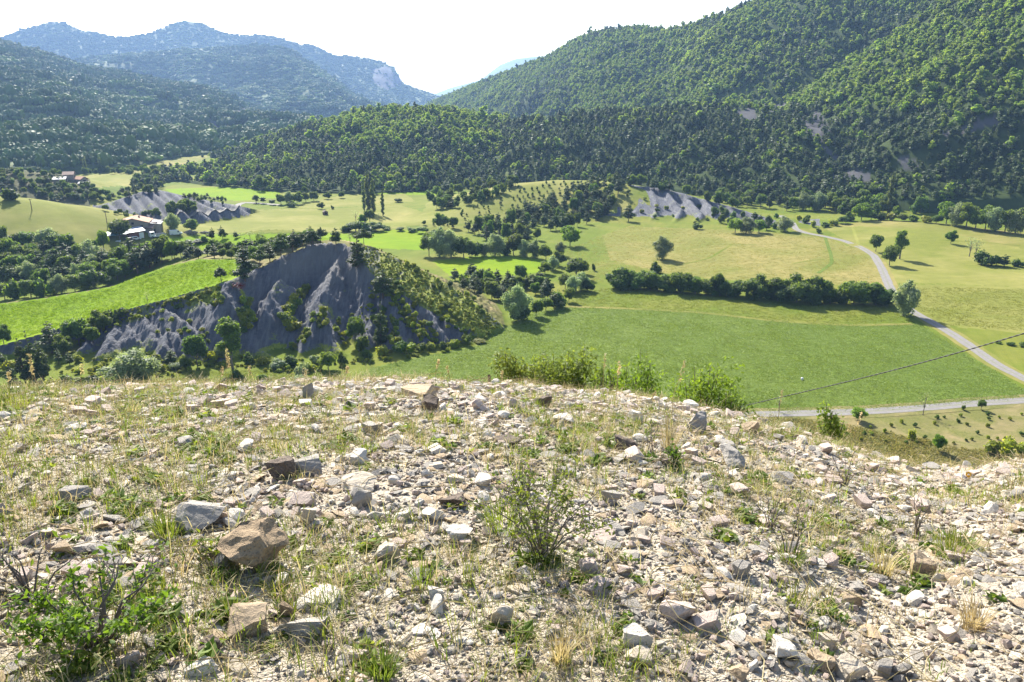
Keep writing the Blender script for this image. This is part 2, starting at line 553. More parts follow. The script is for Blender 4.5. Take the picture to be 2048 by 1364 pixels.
# ------------------------------------------------------------------ valley ground, split by what grows on it
REGIONS = [  # (label, polygon in photograph pixels), later ones win
    ('pale', [(1650, 456), (1760, 441), (1870, 446), (2048, 470), (2400, 500), (2400, 580), (2048, 574), (1900, 568), (1792, 566), (1750, 505), (1680, 475)]),
    ('pale', [(1790, 566), (2048, 574), (2400, 580), (2400, 760), (2048, 700), (2060, 668), (1880, 650), (1826, 616)]),
    ('dry', [(1205, 470), (1260, 452), (1500, 462), (1640, 472), (1720, 500), (1765, 545), (1785, 578), (1600, 565), (1450, 560), (1330, 546), (1220, 520)]),
    ('dry', [(1640, 452), (1760, 440), (1870, 445), (2060, 468), (2060, 500), (1880, 462), (1750, 453)]),
    ('crop', [(560, 800), (640, 772), (700, 764), (745, 735), (800, 722), (950, 692), (1012, 656), (1062, 628), (1130, 612), (1250, 616), (1400, 624),
              (1560, 642), (1700, 650), (1832, 646), (1870, 668), (1950, 718), (2048, 778), (2260, 870), (2260, 795), (2048, 796), (1950, 805), (1700, 822), (1560, 829), (1300, 850), (900, 850), (560, 850)]),
    ('rough', [(1480, 834), (1700, 826), (1950, 808), (2300, 790), (2300, 1000), (1400, 1000)]),
    ('bright', [(865, 522), (950, 512), (1040, 512), (1095, 521), (1082, 545), (1040, 550), (900, 552)]),
    ('bright', [(330, 378), (480, 373), (560, 380), (560, 396), (470, 402), (420, 392), (350, 390)]),
    ('bright', [(725, 383), (820, 381), (905, 385), (905, 391), (820, 389), (725, 387)]),
    ('bright', [(720, 468), (780, 459), (850, 461), (865, 475), (850, 500), (760, 497), (700, 490)]),
    ('bright', [(130, 478), (215, 486), (310, 482), (420, 468), (480, 470), (640, 466), (720, 468), (700, 500), (480, 500), (300, 500), (130, 500)]),
    ('bright', [(-300, 488), (0, 492), (60, 497), (130, 490), (130, 560), (-300, 560)]),
    ('bright', [(1010, 330), (1026, 330), (1030, 352), (1000, 365), (985, 358), (1000, 345)]),
    ('bright', [(1835, 402), (1900, 390), (2000, 383), (2400, 383), (2400, 440), (2048, 432), (1900, 430)]),
    ('pale', [(300, 452), (480, 420), (640, 418), (800, 410), (900, 440), (780, 458), (640, 464), (420, 466), (340, 470)]),
    ('pale', [(590, 410), (700, 388), (810, 388), (830, 402), (700, 414), (600, 416)]),
    ('crop', [(95, 376), (230, 372), (262, 374), (240, 386), (120, 388)]),
    ('pale', [(128, 350), (275, 346), (270, 372), (180, 374), (160, 362)]),
    ('dry', [(215, 336), (300, 328), (400, 306), (440, 303), (380, 330), (300, 345), (220, 345)]),
    ('pale', [(0, 320), (40, 322), (55, 332), (0, 334)]),
]
REGIONS_W = [  # set by the ground itself
]

def build_valley():
    rs = [60.0]
    while rs[-1] < 1500:
        r = rs[-1]
        px = r * r / (1607 * 60.0)
        if r < 150: st = max(0.5, 1.6 * px * 2)
        elif r < 178: st = 0.7
        elif r < 232: st = 0.38
        elif r < 460: st = min(1.0 + (r - 232) * 0.004, 1.9 * px)
        else: st = 2.0 * px
        rs.append(r + st)
    rs = np.array(rs)
    th = np.radians(np.linspace(-41, 41, 1180))
    R, T = np.meshgrid(rs, th, indexing='ij')
    X, Y = R * np.sin(T), R * np.cos(T)
    Z = H(X.ravel(), Y.ravel()).reshape(X.shape)
    verts = np.stack([X, Y, Z], -1).reshape(-1, 3)
    faces = grid_faces(*X.shape)
    c = verts[faces].mean(1)
    px, py = proj(c[:, 0], c[:, 1], c[:, 2])
    jx = px + fbm(c[:, 0] / 3, c[:, 1] / 3, 2, 71) * 2.0
    jy = py + fbm(c[:, 0] / 3, c[:, 1] / 3, 2, 72) * 1.2
    names = ['meadow', 'dry', 'pale', 'crop', 'bright', 'rough', 'scrub', 'marl', 'woodfloor']
    lab = np.zeros(len(faces), int)
    rc = np.hypot(c[:, 0], c[:, 1])
    for nm, poly in REGIONS:
        lab[in_poly(jx, jy, poly)] = names.index(nm)
    # land that is marl, plateau field, hills
    base = FLOOR + 1.2
    zc = c[:, 2]
    inpl = in_poly(c[:, 0], c[:, 1], PLATXY)
    hill = np.zeros(len(faces), bool)
    m = (rc > 175) & (rc < 262) & (px < 1060) & (zc > FLOOR + 1.3)
    lab[m] = names.index('marl')
    caz = np.array([math.atan2(p[0], p[1]) for p in CREST]); crr = np.array([math.hypot(p[0], p[1]) for p in CREST])
    faz = np.array([math.atan2(p[0], p[1]) for p in PLATW[:9]]); frr = np.array([math.hypot(p[0], p[1]) for p in PLATW[:9]])
    cth = np.arctan2(c[:, 0], c[:, 1])
    lim = np.where(cth < caz[0], np.interp(cth, faz, frr), np.interp(cth, caz, crr))
    lab[m & (rc > lim + 1.5)] = names.index('rough')
    dpl = poly_dist(c[:, 0], c[:, 1], PLATXY)
    zpl = plateau(c[:, 0], c[:, 1])
    lab[inpl & (zc < zpl + 0.8) & (rc > 150)] = names.index('bright')
    gx = (rc > 290) & (rc < 470) & (px < 290) & (zc > FLOOR + 2.0)
    lab[gx] = names.index('pale')
    sx = (rc > 440) & (rc < 660) & (px < 180) & (zc > FLOOR + 2.5)
    lab[sx] = names.index('scrub')
    fm = (rc > 395) & (rc < 470) & (px > 185) & (px < 500) & (zc > FLOOR + 1.2)
    lab[fm] = names.index('marl')
    mm = (rc > 330) & (rc < 560) & (px > 840) & (px < 1640)
    zmar = np.full(len(faces), -1e3)
    idx = np.nonzero(mm)[0]
    Xc, Yc = c[idx, 0], c[idx, 1]
    q = np.full(len(idx), -1e3)
    for s in MIDMARL: q = np.maximum(q, ridge(Xc, Yc, s, 0.6, 0.3, 2.2))
    zh = ridge(Xc, Yc, MIDHILL, 0.25, None, 12)
    ism = (q > zh - 0.5) & (c[idx, 2] > FLOOR + 1.4) & (px[idx] > 1130)
    lab[idx[(c[idx, 2] > FLOOR + 1.6) & ~ism & (px[idx] < 1260)]] = names.index('pale')
    lab[idx[ism]] = names.index('marl')
    lab[(rc > 640) & (px > 520)] = names.index('woodfloor')
    # per-vertex cover of plants and of pale weathered soil on the marl
    vx, vy, vz = verts[:, 0], verts[:, 1], verts[:, 2]
    vpx, vpy = proj(vx, vy, vz)
    vr = np.hypot(vx, vy)
    veg = 0.18 + 0.35 * fbm(vx / 9, vy / 9, 3, 81)
    flank = [(706, 490), (800, 512), (870, 548), (935, 590), (1012, 650), (985, 672), (905, 648), (846, 614), (790, 580), (745, 548), (715, 518)]
    veg = veg + 0.55 * in_poly(vpx, vpy, flank)
    bank = [(200, 640), (330, 600), (440, 570), (450, 590), (400, 622), (330, 630), (240, 650)]
    veg = veg + 0.25 * in_poly(vpx, vpy, bank)
    veg = np.where((vr > 175) & (vr < 240) & (vz < FLOOR + 2.2), veg + 0.3, veg)
    veg = np.where((vr > 300), veg + 0.05, veg)
    veg = np.where((vr > 340) & (vpx > 1000) & (vpx < 1235), veg + 0.4, veg)
    pale = np.clip(fbm(vx / 7, vy / 7, 3, 91) * 0.6, 0, 1)
    wall = (vr > 205) & (vr < 230) & (vpx > 560) & (vpx < 760)
    pale = np.where(wall, np.clip(sstep(-50, -41, vz) * 0.8 + 0.1 * pale, 0, 1), pale * 0.6)
    objs = {'meadow': ('meadow', 'M'), 'dry': ('dry_meadow', 'M'), 'pale': ('pale_meadow', 'M'), 'crop': ('crop_field', 'M'), 'bright': ('bright_crop_field', 'M'),
            'rough': ('grass_slope', 'M'), 'scrub': ('scrub_hill', 'M'), 'marl': ('marl_hills', 'M'), 'woodfloor': ('woodland_ground', 'M')}
    for i, nm in enumerate(names):
        sel = faces[lab == i]
        if not len(sel): continue
        used, inv = np.unique(sel, return_inverse=True)
        me = mesh_np(objs[nm][0], verts[used], inv.reshape(-1, 4), M[nm], True)
        if nm == 'marl':
            vcol(me, 'veg', veg[used]); vcol(me, 'pale', pale[used])
        put(objs[nm][0], me, kind='structure')
    return len(faces)
NVAL = build_valley()

# steep hidden flank of the knoll between the stony top and the valley
def polar_patch(rs, ths, fn):
    R, T = np.meshgrid(rs, ths, indexing='ij')
    X, Y = R * np.sin(T), R * np.cos(T)
    Z = fn(X.ravel(), Y.ravel())
    return np.stack([X.ravel(), Y.ravel(), Z], -1), grid_faces(len(rs), len(ths))
v_, f_ = polar_patch(np.geomspace(15, 60.0, 70), np.radians(np.linspace(-41, 41, 160)), lambda x, y: H(x, y))
put('hillside', mesh_np('hillside', v_, f_, M['rough'], True), kind='structure')

strip('road', [(1561, 431), (1584, 445), (1592, 459), (1610, 466), (1645, 472), (1690, 482), (1724, 496), (1748, 511), (1763, 536), (1780, 576), (1800, 606), (1826, 624), (1861, 643), (1908, 670), (1949, 698), (1997, 732), (2048, 757), (2150, 808)], 2.9, M['road'])
strip('verge', [(1592, 459), (1610, 466), (1645, 472), (1690, 482), (1724, 496), (1748, 511), (1763, 536), (1780, 576), (1800, 606), (1826, 624), (1861, 643), (1908, 670), (1949, 698), (1997, 732), (2048, 757), (2150, 808)], 5.4, M['dry'], 0.02)
strip('verge', [(1380, 836), (1512, 829), (1649, 826), (1741, 823), (1861, 815), (1963, 806), (2048, 801), (2200, 790)], 6.0, M['rough'], 0.02)
strip('field_margin', [(1130, 613), (1250, 617), (1400, 625), (1560, 643), (1700, 651), (1826, 648)], 1.8, M['dry'], 0.03)
for tr in ([(1464, 489), (1420, 516), (1380, 526), (1330, 534)], [(1403, 489), (1460, 488), (1519, 490)], [(1587, 527), (1620, 521), (1652, 518)], [(1880, 480), (1960, 484), (2050, 492)]):
    strip('wheel_track', tr, 0.9, M['meadow'], 0.03)
strip('road', [(1380, 836), (1512, 829), (1649, 826), (1741, 823), (1861, 815), (1963, 806), (2048, 801), (2200, 790)], 2.9, M['road'])
strip('road', [(560, 410), (488, 405), (475, 410), (471, 418), (440, 425), (390, 428), (330, 435), (315, 441), (305, 448)], 3.6, M['road'], 0.10)
strip('path', [(1188, 536), (1215, 528), (1250, 525), (1292, 533)], 0.9, M['dry'], 0.04)
strip('grass_verge', [(1650, 474), (1656, 492), (1662, 510), (1664, 526), (1650, 537), (1634, 548)], 1.3, M['crop'], 0.05)
# ------------------------------------------------------------------ forested hills and mountains, lofted from foot to crest
LAYERS = {}
def interp_knots(px, knots, k):
    xs = np.array([q[0] for q in knots], float); vs = np.array([q[k] for q in knots], float)
    return np.interp(px, xs, vs)

def smooth1(a, w):
    k = np.ones(w) / w
    return np.convolve(np.pad(a, (w // 2, w - 1 - w // 2), mode='edge'), k, mode='valid')

def layer(name, crest, foot, npx, nt, amp, wl, mat, bulge=0.0, seed=0, sm=3, back=0.35):
    """crest / foot: lists of (px, py, r); the surface runs foot -> crest and then down the far side"""
    px = np.linspace(min(crest[0][0], foot[0][0]), max(crest[-1][0], foot[-1][0]), npx)
    cpy, cr = interp_knots(px, crest, 1), smooth1(interp_knots(px, crest, 2), 9)
    fpy, fr = smooth1(interp_knots(px, foot, 1), 9), smooth1(interp_knots(px, foot, 2), 9)
    cpy = smooth1(cpy, sm)
    cx, cy, cz = G(px, cpy, cr)
    fx, fy, fz = G(px, fpy, fr)
    t = np.linspace(0, 1, nt)[:, None]
    X = fx + (cx - fx) * t; Y = fy + (cy - fy) * t
    Z = fz + (cz - fz) * (t + bulge * np.sin(np.pi * t))
    env = np.clip(t / 0.15, 0, 1) * np.clip((1 - t) / 0.34, 0.0, 1)
    sw = fbm(X / (wl * 1.7), Y / (wl * 1.7), 2, seed + 3) * 0.5
    Z = Z + amp * env * (0.7 * np.sqrt(0.03 + (perlin(X / wl + sw, Y / wl + sw, seed) * 1.3) ** 2) + 0.5 * fbm(X / (wl * 0.8), Y / (wl * 0.8), 3, seed + 7) - 0.3)
    # far side
    nb = 7
    tb = np.linspace(0, 1, nb + 1)[1:, None]
    L = np.maximum(cr * 0.22, 60)
    ux, uy = cx / np.hypot(cx, cy), cy / np.hypot(cx, cy)
    Xb = cx + ux * L * tb; Yb = cy + uy * L * tb; Zb = cz - back * L * tb * tb * 1.2 - back * 0.2 * L * tb
    # skirt below the foot
    Xs = fx - ux * 0.03 * fr; Ys = fy - uy * 0.03 * fr; Zs = fz - 0.05 * fr
    X = np.vstack([Xs[None], X, Xb]); Y = np.vstack([Ys[None], Y, Yb]); Z = np.vstack([Zs[None], Z, Zb])
    v = np.stack([X, Y, Z], -1)
    me = mesh_np(name, v.reshape(-1, 3), grid_faces(*X.shape), mat, True)
    o = put(name, me, kind='structure')
    LAYERS[name + str(len(LAYERS))] = v
    return v

# names follow what the picture shows
def forest_ground(name, c1, c2):
    return field_mat(name, c1, c2, None, fine=0.15, bump=0.3)
M['forest'] = forest_ground('forest_undergrowth', (0.03, 0.045, 0.014), (0.06, 0.085, 0.025))
M['mountain'] = forest_ground('mountain_forest_floor', (0.05, 0.075, 0.022), (0.10, 0.13, 0.04))

def mountain_material():
    n = NT('mountain_cover')
    v = n.coords()
    a = n.noise(v, 0.02, 6, 0.7)
    col = n.mix(n.mapr(a, 0.35, 0.65), (0.05, 0.075, 0.022), (0.105, 0.14, 0.04))
    f = n.noise(v, 0.0035, 4, 0.5, 0.3)
    g = n.n('ShaderNodeNewGeometry')
    sx = n.n('ShaderNodeSeparateXYZ'); n.l(g.outputs['Normal'], sx.inputs[0])
    rock = n.mix(n.mapr(n.noise(n.coords((1, 1, 0.2)), 0.03, 5, 0.7), 0.3, 0.7), (0.30, 0.26, 0.23), (0.42, 0.37, 0.33))
    col = n.mix(n.mapr(sx.outputs['Z'], 0.56, 0.46), col, rock)
    n.base(col)
    n.bump(a, 0.6, 6.0)
    return n.m
M['mtn'] = mountain_material()

VB = layer('forested_mountain',
    [(780, 262, 2100), (820, 232, 2050), (866, 204, 1950), (920, 181, 1800), (1000, 150, 1600), (1060, 127, 1480), (1100, 110, 1420), (1160, 76, 1330), (1220, 57, 1260), (1290, 56, 1200),
     (1322, 64, 1160), (1400, 45, 1080), (1500, 8, 1000), (1560, -15, 980), (1700, -60, 960), (1900, -110, 950), (2048, -140, 950), (2350, -180, 950)],
    [(780, 300, 1500), (1000, 290, 1150), (1200, 290, 880), (1400, 300, 720), (1700, 320, 640), (2048, 330, 600), (2350, 340, 600)],
    420, 110, 26, 150, M['forest'], 0.06, 101)
VC = layer('forested_hill',
    [(1440, 270, 760), (1500, 245, 750), (1560, 212, 740), (1640, 168, 735), (1700, 130, 730), (1780, 78, 725), (1850, 32, 720), (1900, 0, 715), (1980, -52, 710), (2048, -95, 705), (2350, -230, 700)],
    [(1440, 372, 520), (1600, 375, 500), (1850, 385, 480), (2048, 390, 470), (2350, 400, 470)],
    300, 100, 16, 80, M['forest'], 0.05, 151)
VD = layer('pine_hill',
    [(960, 262, 700), (1020, 246, 680), (1100, 238, 670), (1200, 226, 660), (1300, 222, 650), (1400, 214, 640), (1500, 216, 630), (1580, 226, 620), (1680, 250, 610), (1850, 268, 600), (2048, 262, 590), (2350, 255, 590)],
    [(960, 372, 530), (1100, 366, 525), (1300, 376, 510), (1500, 392, 480), (1700, 402, 460), (1850, 402, 455), (2048, 398, 470), (2350, 400, 470)],
    330, 80, 10, 55, M['forest'], 0.04, 201)
VE = layer('wooded_hump',
    [(300, 352, 930), (340, 340, 920), (400, 326, 900), (440, 312, 880), (500, 290, 860), (560, 268, 840), (650, 246, 810), (720, 228, 790), (790, 218, 770), (900, 222, 740), (960, 233, 720), (1020, 248, 700), (1080, 275, 680), (1140, 310, 660)],
    [(300, 362, 590), (360, 358, 600), (440, 370, 555), (560, 380, 515), (700, 386, 492), (900, 382, 500), (1020, 362, 560), (1140, 360, 570)],
    360, 80, 12, 75, M['forest'], 0.10, 251)
VF = layer('wooded_mountain',
    [(-400, 10, 2100), (-100, 66, 2100), (0, 84, 2100), (60, 100, 2080), (150, 127, 2050), (300, 160, 2000), (420, 178, 1950), (480, 205, 1900), (560, 240, 1850), (640, 270, 1800)],
    [(-400, 345, 660), (0, 336, 675), (100, 335, 680), (250, 327, 715), (350, 312, 800), (430, 303, 850), (640, 296, 880)],
    340, 110, 42, 230, M['mtn'], -0.02, 301)
VG = layer('mountain',
    [(60, 150, 3000), (120, 125, 3000), (200, 112, 3000), (300, 104, 2950), (420, 96, 2900), (520, 93, 2850), (575, 98, 2800), (620, 126, 2700), (660, 152, 2650), (700, 186, 2600), (760, 212, 2500), (830, 224, 2450), (880, 232, 2400)],
    [(60, 240, 2200), (300, 240, 2200), (560, 290, 1700), (700, 300, 1600), (880, 300, 1600)],
    300, 90, 55, 330, M['mtn'], -0.03, 351)
VH = layer('mountain_peaks',
    [(-400, 130, 4300), (-100, 96, 4200), (0, 78, 4100), (55, 56, 4080), (105, 44, 4050), (125, 46, 4050), (160, 60, 4020), (240, 76, 4000), (300, 68, 3980), (345, 48, 3960), (372, 42, 3950), (400, 46, 3940),
     (440, 63, 3920), (480, 72, 3900), (520, 70, 3880), (560, 77, 3860), (605, 92, 3840), (615, 88, 3830), (640, 97, 3820), (668, 113, 3800), (690, 111, 3790), (740, 119, 3740), (768, 126, 3720), (785, 136, 3700), (797, 152, 3690),
     (805, 168, 3680), (840, 180, 3640), (880, 194, 3600), (960, 240, 3550)],
    [(-400, 260, 3000), (200, 240, 3000), (600, 240, 2900), (740, 230, 3050), (960, 262, 3100)],
    460, 90, 40, 420, M['mtn'], -0.06, 401, sm=1)
VI = layer('distant_ridge',
    [(700, 172, 8600), (800, 168, 8600), (840, 180, 8600), (870, 188, 8600), (900, 176, 8500), (960, 160, 8300), (1000, 130, 8200), (1030, 118, 8100), (1060, 114, 8000), (1120, 110, 8000), (1250, 130, 8000)],
    [(700, 215, 7000), (900, 212, 7000), (1250, 212, 7000)],
    120, 20, 60, 700, M['mtn'], 0.0, 451, sm=1)
# ------------------------------------------------------------------ foliage
def leaf_material(name, dark, light, glow, trans=0.4, var=0.25):
    n = NT(name)
    at_ = n.n('ShaderNodeAttribute', attribute_name='rnd')
    oi = n.n('ShaderNodeObjectInfo')
    col = n.mix(at_.outputs['Fac'], dark, light)
    hv = n.n('ShaderNodeHueSaturation')
    n.l(n.mapr(oi.outputs['Random'], 0, 1, 0.5 - 0.02 * var * 4, 0.5 + 0.016 * var * 4), hv.inputs['Hue'])
    n.l(n.mapr(n.math('FRACT', n.math('MULTIPLY', oi.outputs['Random'], 7.31)), 0, 1, 1 - var, 1 + var), hv.inputs['Value'])
    n.l(col, hv.inputs['Color'])
    n.l(hv.outputs['Color'], n.b.inputs['Base Color'])
    n.b.inputs['Roughness'].default_value = 0.6
    n.b.inputs['Specular IOR Level'].default_value = 0.25
    tr = n.n('ShaderNodeBsdfTranslucent')
    g2 = n.mix(1.0, hv.outputs['Color'], glow, 'MULTIPLY')
    n.l(g2, tr.inputs['Color'])
    ms = n.n('ShaderNodeMixShader')
    ms.inputs['Fac'].default_value = trans
    n.l(n.b.outputs[0], ms.inputs[1]); n.l(tr.outputs[0], ms.inputs[2])
    n.l(ms.outputs[0], n.out.inputs['Surface'])
    return n.m

def bark_material(name, a, b):
    n = NT(name)
    v = n.coords((1, 1, 0.25))
    n.base(n.mix(n.mapr(n.noise(v, 9, 5, 0.7), 0.3, 0.7), a, b))
    n.bump(n.noise(v, 14, 4), 0.6, 0.03)
    return n.m

GL = (1.9, 1.75, 0.75)
LM = {
    'broad': leaf_material('broadleaf_leaves', (0.045, 0.088, 0.014), (0.13, 0.195, 0.03), GL, 0.5),
    'fresh': leaf_material('fresh_leaves', (0.09, 0.16, 0.010), (0.18, 0.27, 0.025), GL, 0.5),
    'willow': leaf_material('willow_leaves', (0.14, 0.19, 0.085), (0.28, 0.33, 0.17), (1.6, 1.6, 1.0), 0.45),
    'pine': leaf_material('pine_needles', (0.032, 0.058, 0.014), (0.085, 0.125, 0.028), (1.6, 1.6, 0.8), 0.35),
    'poplar': leaf_material('poplar_leaves', (0.07, 0.11, 0.03), (0.14, 0.19, 0.06), GL, 0.45),
    'shrub': leaf_material('shrub_leaves', (0.12, 0.165, 0.012), (0.28, 0.32, 0.03), GL, 0.5),
    'forest': leaf_material('forest_leaves', (0.10, 0.165, 0.024), (0.205, 0.295, 0.05), GL, 0.5, 0.2),
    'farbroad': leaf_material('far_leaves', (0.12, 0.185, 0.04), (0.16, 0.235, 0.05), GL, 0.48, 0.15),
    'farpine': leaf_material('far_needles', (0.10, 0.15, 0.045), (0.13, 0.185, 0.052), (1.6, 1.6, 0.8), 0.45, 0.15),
    'forestpine': leaf_material('forest_needles', (0.034, 0.06, 0.018), (0.085, 0.122, 0.032), (1.6, 1.6, 0.8), 0.35, 0.18),
}
BM = {'grey': bark_material('grey_bark', (0.10, 0.085, 0.07), (0.20, 0.17, 0.14)),
      'pine': bark_material('pine_bark', (0.09, 0.06, 0.045), (0.17, 0.12, 0.09))}

def unit(v):
    return v / np.maximum(np.linalg.norm(v, axis=-1, keepdims=True), 1e-9)

def rand_dirs(n, rg):
    return unit(rg.normal(size=(n, 3)))

def cards(cent, nrm, size, rg, asp=1.0):
    """leaf sprays: small folded quads at cent facing nrm"""
    n = len(cent)
    t = unit(np.cross(nrm, rand_dirs(n, rg)))
    b = np.cross(nrm, t)
    s = (np.asarray(size) * rg.uniform(0.7, 1.3, n))[:, None]
    v = np.empty((n, 4, 3))
    v[:, 0] = cent - t * s * asp
    v[:, 1] = cent - b * s * 0.62 - nrm * s * 0.18
    v[:, 2] = cent + t * s * asp
    v[:, 3] = cent + b * s * 0.62 - nrm * s * 0.18
    return v.reshape(-1, 3), np.arange(n * 4).reshape(n, 4)

def ico(sub=1):
    t = (1 + 5 ** 0.5) / 2
    v = [(-1, t, 0), (1, t, 0), (-1, -t, 0), (1, -t, 0), (0, -1, t), (0, 1, t), (0, -1, -t), (0, 1, -t), (t, 0, -1), (t, 0, 1), (-t, 0, -1), (-t, 0, 1)]
    f = [(0, 11, 5), (0, 5, 1), (0, 1, 7), (0, 7, 10), (0, 10, 11), (1, 5, 9), (5, 11, 4), (11, 10, 2), (10, 7, 6), (7, 1, 8), (3, 9, 4), (3, 4, 2), (3, 2, 6), (3, 6, 8), (3, 8, 9), (4, 9, 5), (2, 4, 11), (6, 2, 10), (8, 6, 7), (9, 8, 1)]
    v = [Vector(p).normalized() for p in v]
    for _ in range(sub):
        cache, nf = {}, []
        def mid(a, b):
            k = (min(a, b), max(a, b))
            if k not in cache:
                v.append(((v[a] + v[b]) / 2).normalized()); cache[k] = len(v) - 1
            return cache[k]
        for a, b, c in f:
            ab, bc, ca = mid(a, b), mid(b, c), mid(c, a)
            nf += [(a, ab, ca), (b, bc, ab), (c, ca, bc), (ab, bc, ca)]
        f = nf
    return np.array([tuple(p) for p in v]), np.array(f)
ICO0, ICO1, ICO2, ICO3 = ico(0), ico(1), ico(2), ico(3)

def tube(pts, radii, k=6):
    pts = np.asarray(pts, float)
    n = len(pts)
    radii = np.full(n, radii, float) if np.isscalar(radii) else radii
    d = np.gradient(pts, axis=0); d = unit(d)
    ref = np.array([0.31, 0.95, 0.1])
    a = unit(np.cross(d, ref)); b = np.cross(d, a)
    ang = np.linspace(0, 2 * np.pi, k, endpoint=False)
    ring = pts[:, None] + np.asarray(radii)[:, None, None] * (a[:, None] * np.cos(ang)[None, :, None] + b[:, None] * np.sin(ang)[None, :, None])
    f = []
    for i in range(n - 1):
        for j in range(k):
            f.append((i * k + j, i * k + (j + 1) % k, (i + 1) * k + (j + 1) % k, (i + 1) * k + j))
    return ring.reshape(-1, 3), np.array(f)

class Geo:
    """collects quads and triangles (as quads with a repeated corner avoided: triangles kept apart)"""
    def __init__(self):
        self.v, self.q, self.r, self.n = [], [], [], 0
    def add(self, v, f, rnd=None):
        f = np.asarray(f)
        if f.shape[1] == 3:
            f = np.concatenate([f, f[:, 2:3]], 1)
        self.v.append(v); self.q.append(f + self.n); self.n += len(v)
        self.r.append(np.zeros(len(v)) if rnd is None else (np.full(len(v), rnd) if np.isscalar(rnd) else rnd))
    def mesh(self, name, mat, smooth=False):
        v = np.concatenate(self.v); q = np.concatenate(self.q)
        tri = q[:, 2] == q[:, 3]
        if tri.all():
            me = mesh_np(name, v, q[:, :3], mat, smooth)
        elif not tri.any():
            me = mesh_np(name, v, q, mat, smooth)
        else:
            me = bpy.data.meshes.new(name)
            ls = np.where(tri, 3, 4)
            st = np.concatenate([[0], np.cumsum(ls)[:-1]])
            flat = q[np.stack([np.ones_like(tri), np.ones_like(tri), np.ones_like(tri), ~tri], 1)]
            me.vertices.add(len(v)); me.vertices.foreach_set('co', np.ascontiguousarray(v, np.float32).ravel())
            me.loops.add(len(flat)); me.loops.foreach_set('vertex_index', np.ascontiguousarray(flat, np.int32))
            me.polygons.add(len(q)); me.polygons.foreach_set('loop_start', st.astype(np.int32))
            me.polygons.foreach_set('use_smooth', np.full(len(q), smooth, bool))
            me.materials.append(mat); me.update(calc_edges=True)
        vcol(me, 'rnd', np.concatenate(self.r))
        return me

def blob_crown(g, lobes, per, size, rg, core=0.72, up=0.25, droop=0.0):
    """lobes: (x,y,z,rx,rz). leaf sprays over each lobe, a dark leafy core inside"""
    for (x, y, z, rx, rz) in lobes:
        c = np.array([x, y, z])
        if core:
            cv, cf = ICO1
            nz = 1 + 0.25 * rg.normal(size=(len(cv), 1))
            g.add(cv * nz * np.array([rx, rx, rz]) * core + c, cf, 0.3)
        k = max(6, int(per * (rx / 1.0) ** 2))
        d = rand_dirs(k, rg)
        rad = rg.uniform(0.72, 1.08, k)[:, None]
        p = c + d * rad * np.array([rx, rx, rz])
        p[:, 2] -= droop * rg.random(k) * rz
        nn = unit(d * 0.8 + rg.normal(size=(k, 3)) * 0.55 + np.array([0, 0, up]))
        v, f = cards(p, nn, size, rg)
        r = np.clip(rg.normal(0.5, 0.22, k), 0, 1)
        g.add(v, f, np.repeat(r, 4))

def proto_broad(h, w, seed, leaf='broad', n_l=16, per=60, size=0.30, trunk=0.22, core=0.7, droop=0.0, bark='grey', low=0.18):
    """tree with a rounded, lobed crown; returns (crown mesh, trunk mesh)"""
    rg = np.random.default_rng(seed)
    lobes = []
    ch = h * (1 - low)
    for i in range(n_l):
        d = rand_dirs(1, rg)[0]
        s = rg.uniform(0.45, 0.86)
        rr = w * 0.5 * rg.uniform(0.24, 0.48)
        z = h * low + ch * 0.5 + d[2] * ch * 0.5 * s
        taper = 1.0 - 0.45 * max(0, (z - h * 0.6) / (h * 0.4))
        lobes.append((d[0] * w * 0.5 * s * taper, d[1] * w * 0.5 * s * taper, z, rr, rr * rg.uniform(0.7, 0.95)))
    lobes.append((0, 0, h * low + ch * 0.5, w * 0.3, ch * 0.33))
    g = Geo()
    blob_crown(g, lobes, per, size, rg, core, droop=droop)
    crown = g.mesh('crown', LM[leaf])
    t = Geo()
    r0 = max(0.06, h * 0.022)
    v, f = tube([(0, 0, -0.4), (0.02 * h, 0, h * 0.15), (0.0, 0.02 * h, h * 0.4), (0, 0, h * 0.75)], [r0 * 1.3, r0, r0 * 0.75, r0 * 0.25])
    t.add(v, f)
    for (x, y, z, rx, rz) in lobes[:7]:
        b0 = np.array([0, 0, h * rg.uniform(0.18, 0.4)])
        e = np.array([x, y, z])
        v, f = tube([b0, b0 * 0.5 + e * 0.5 + np.array([0, 0, 0.05 * h]), e], [r0 * 0.5, r0 * 0.3, r0 * 0.1], 5)
        t.add(v, f)
    return crown, t.mesh('trunk', BM[bark], True)

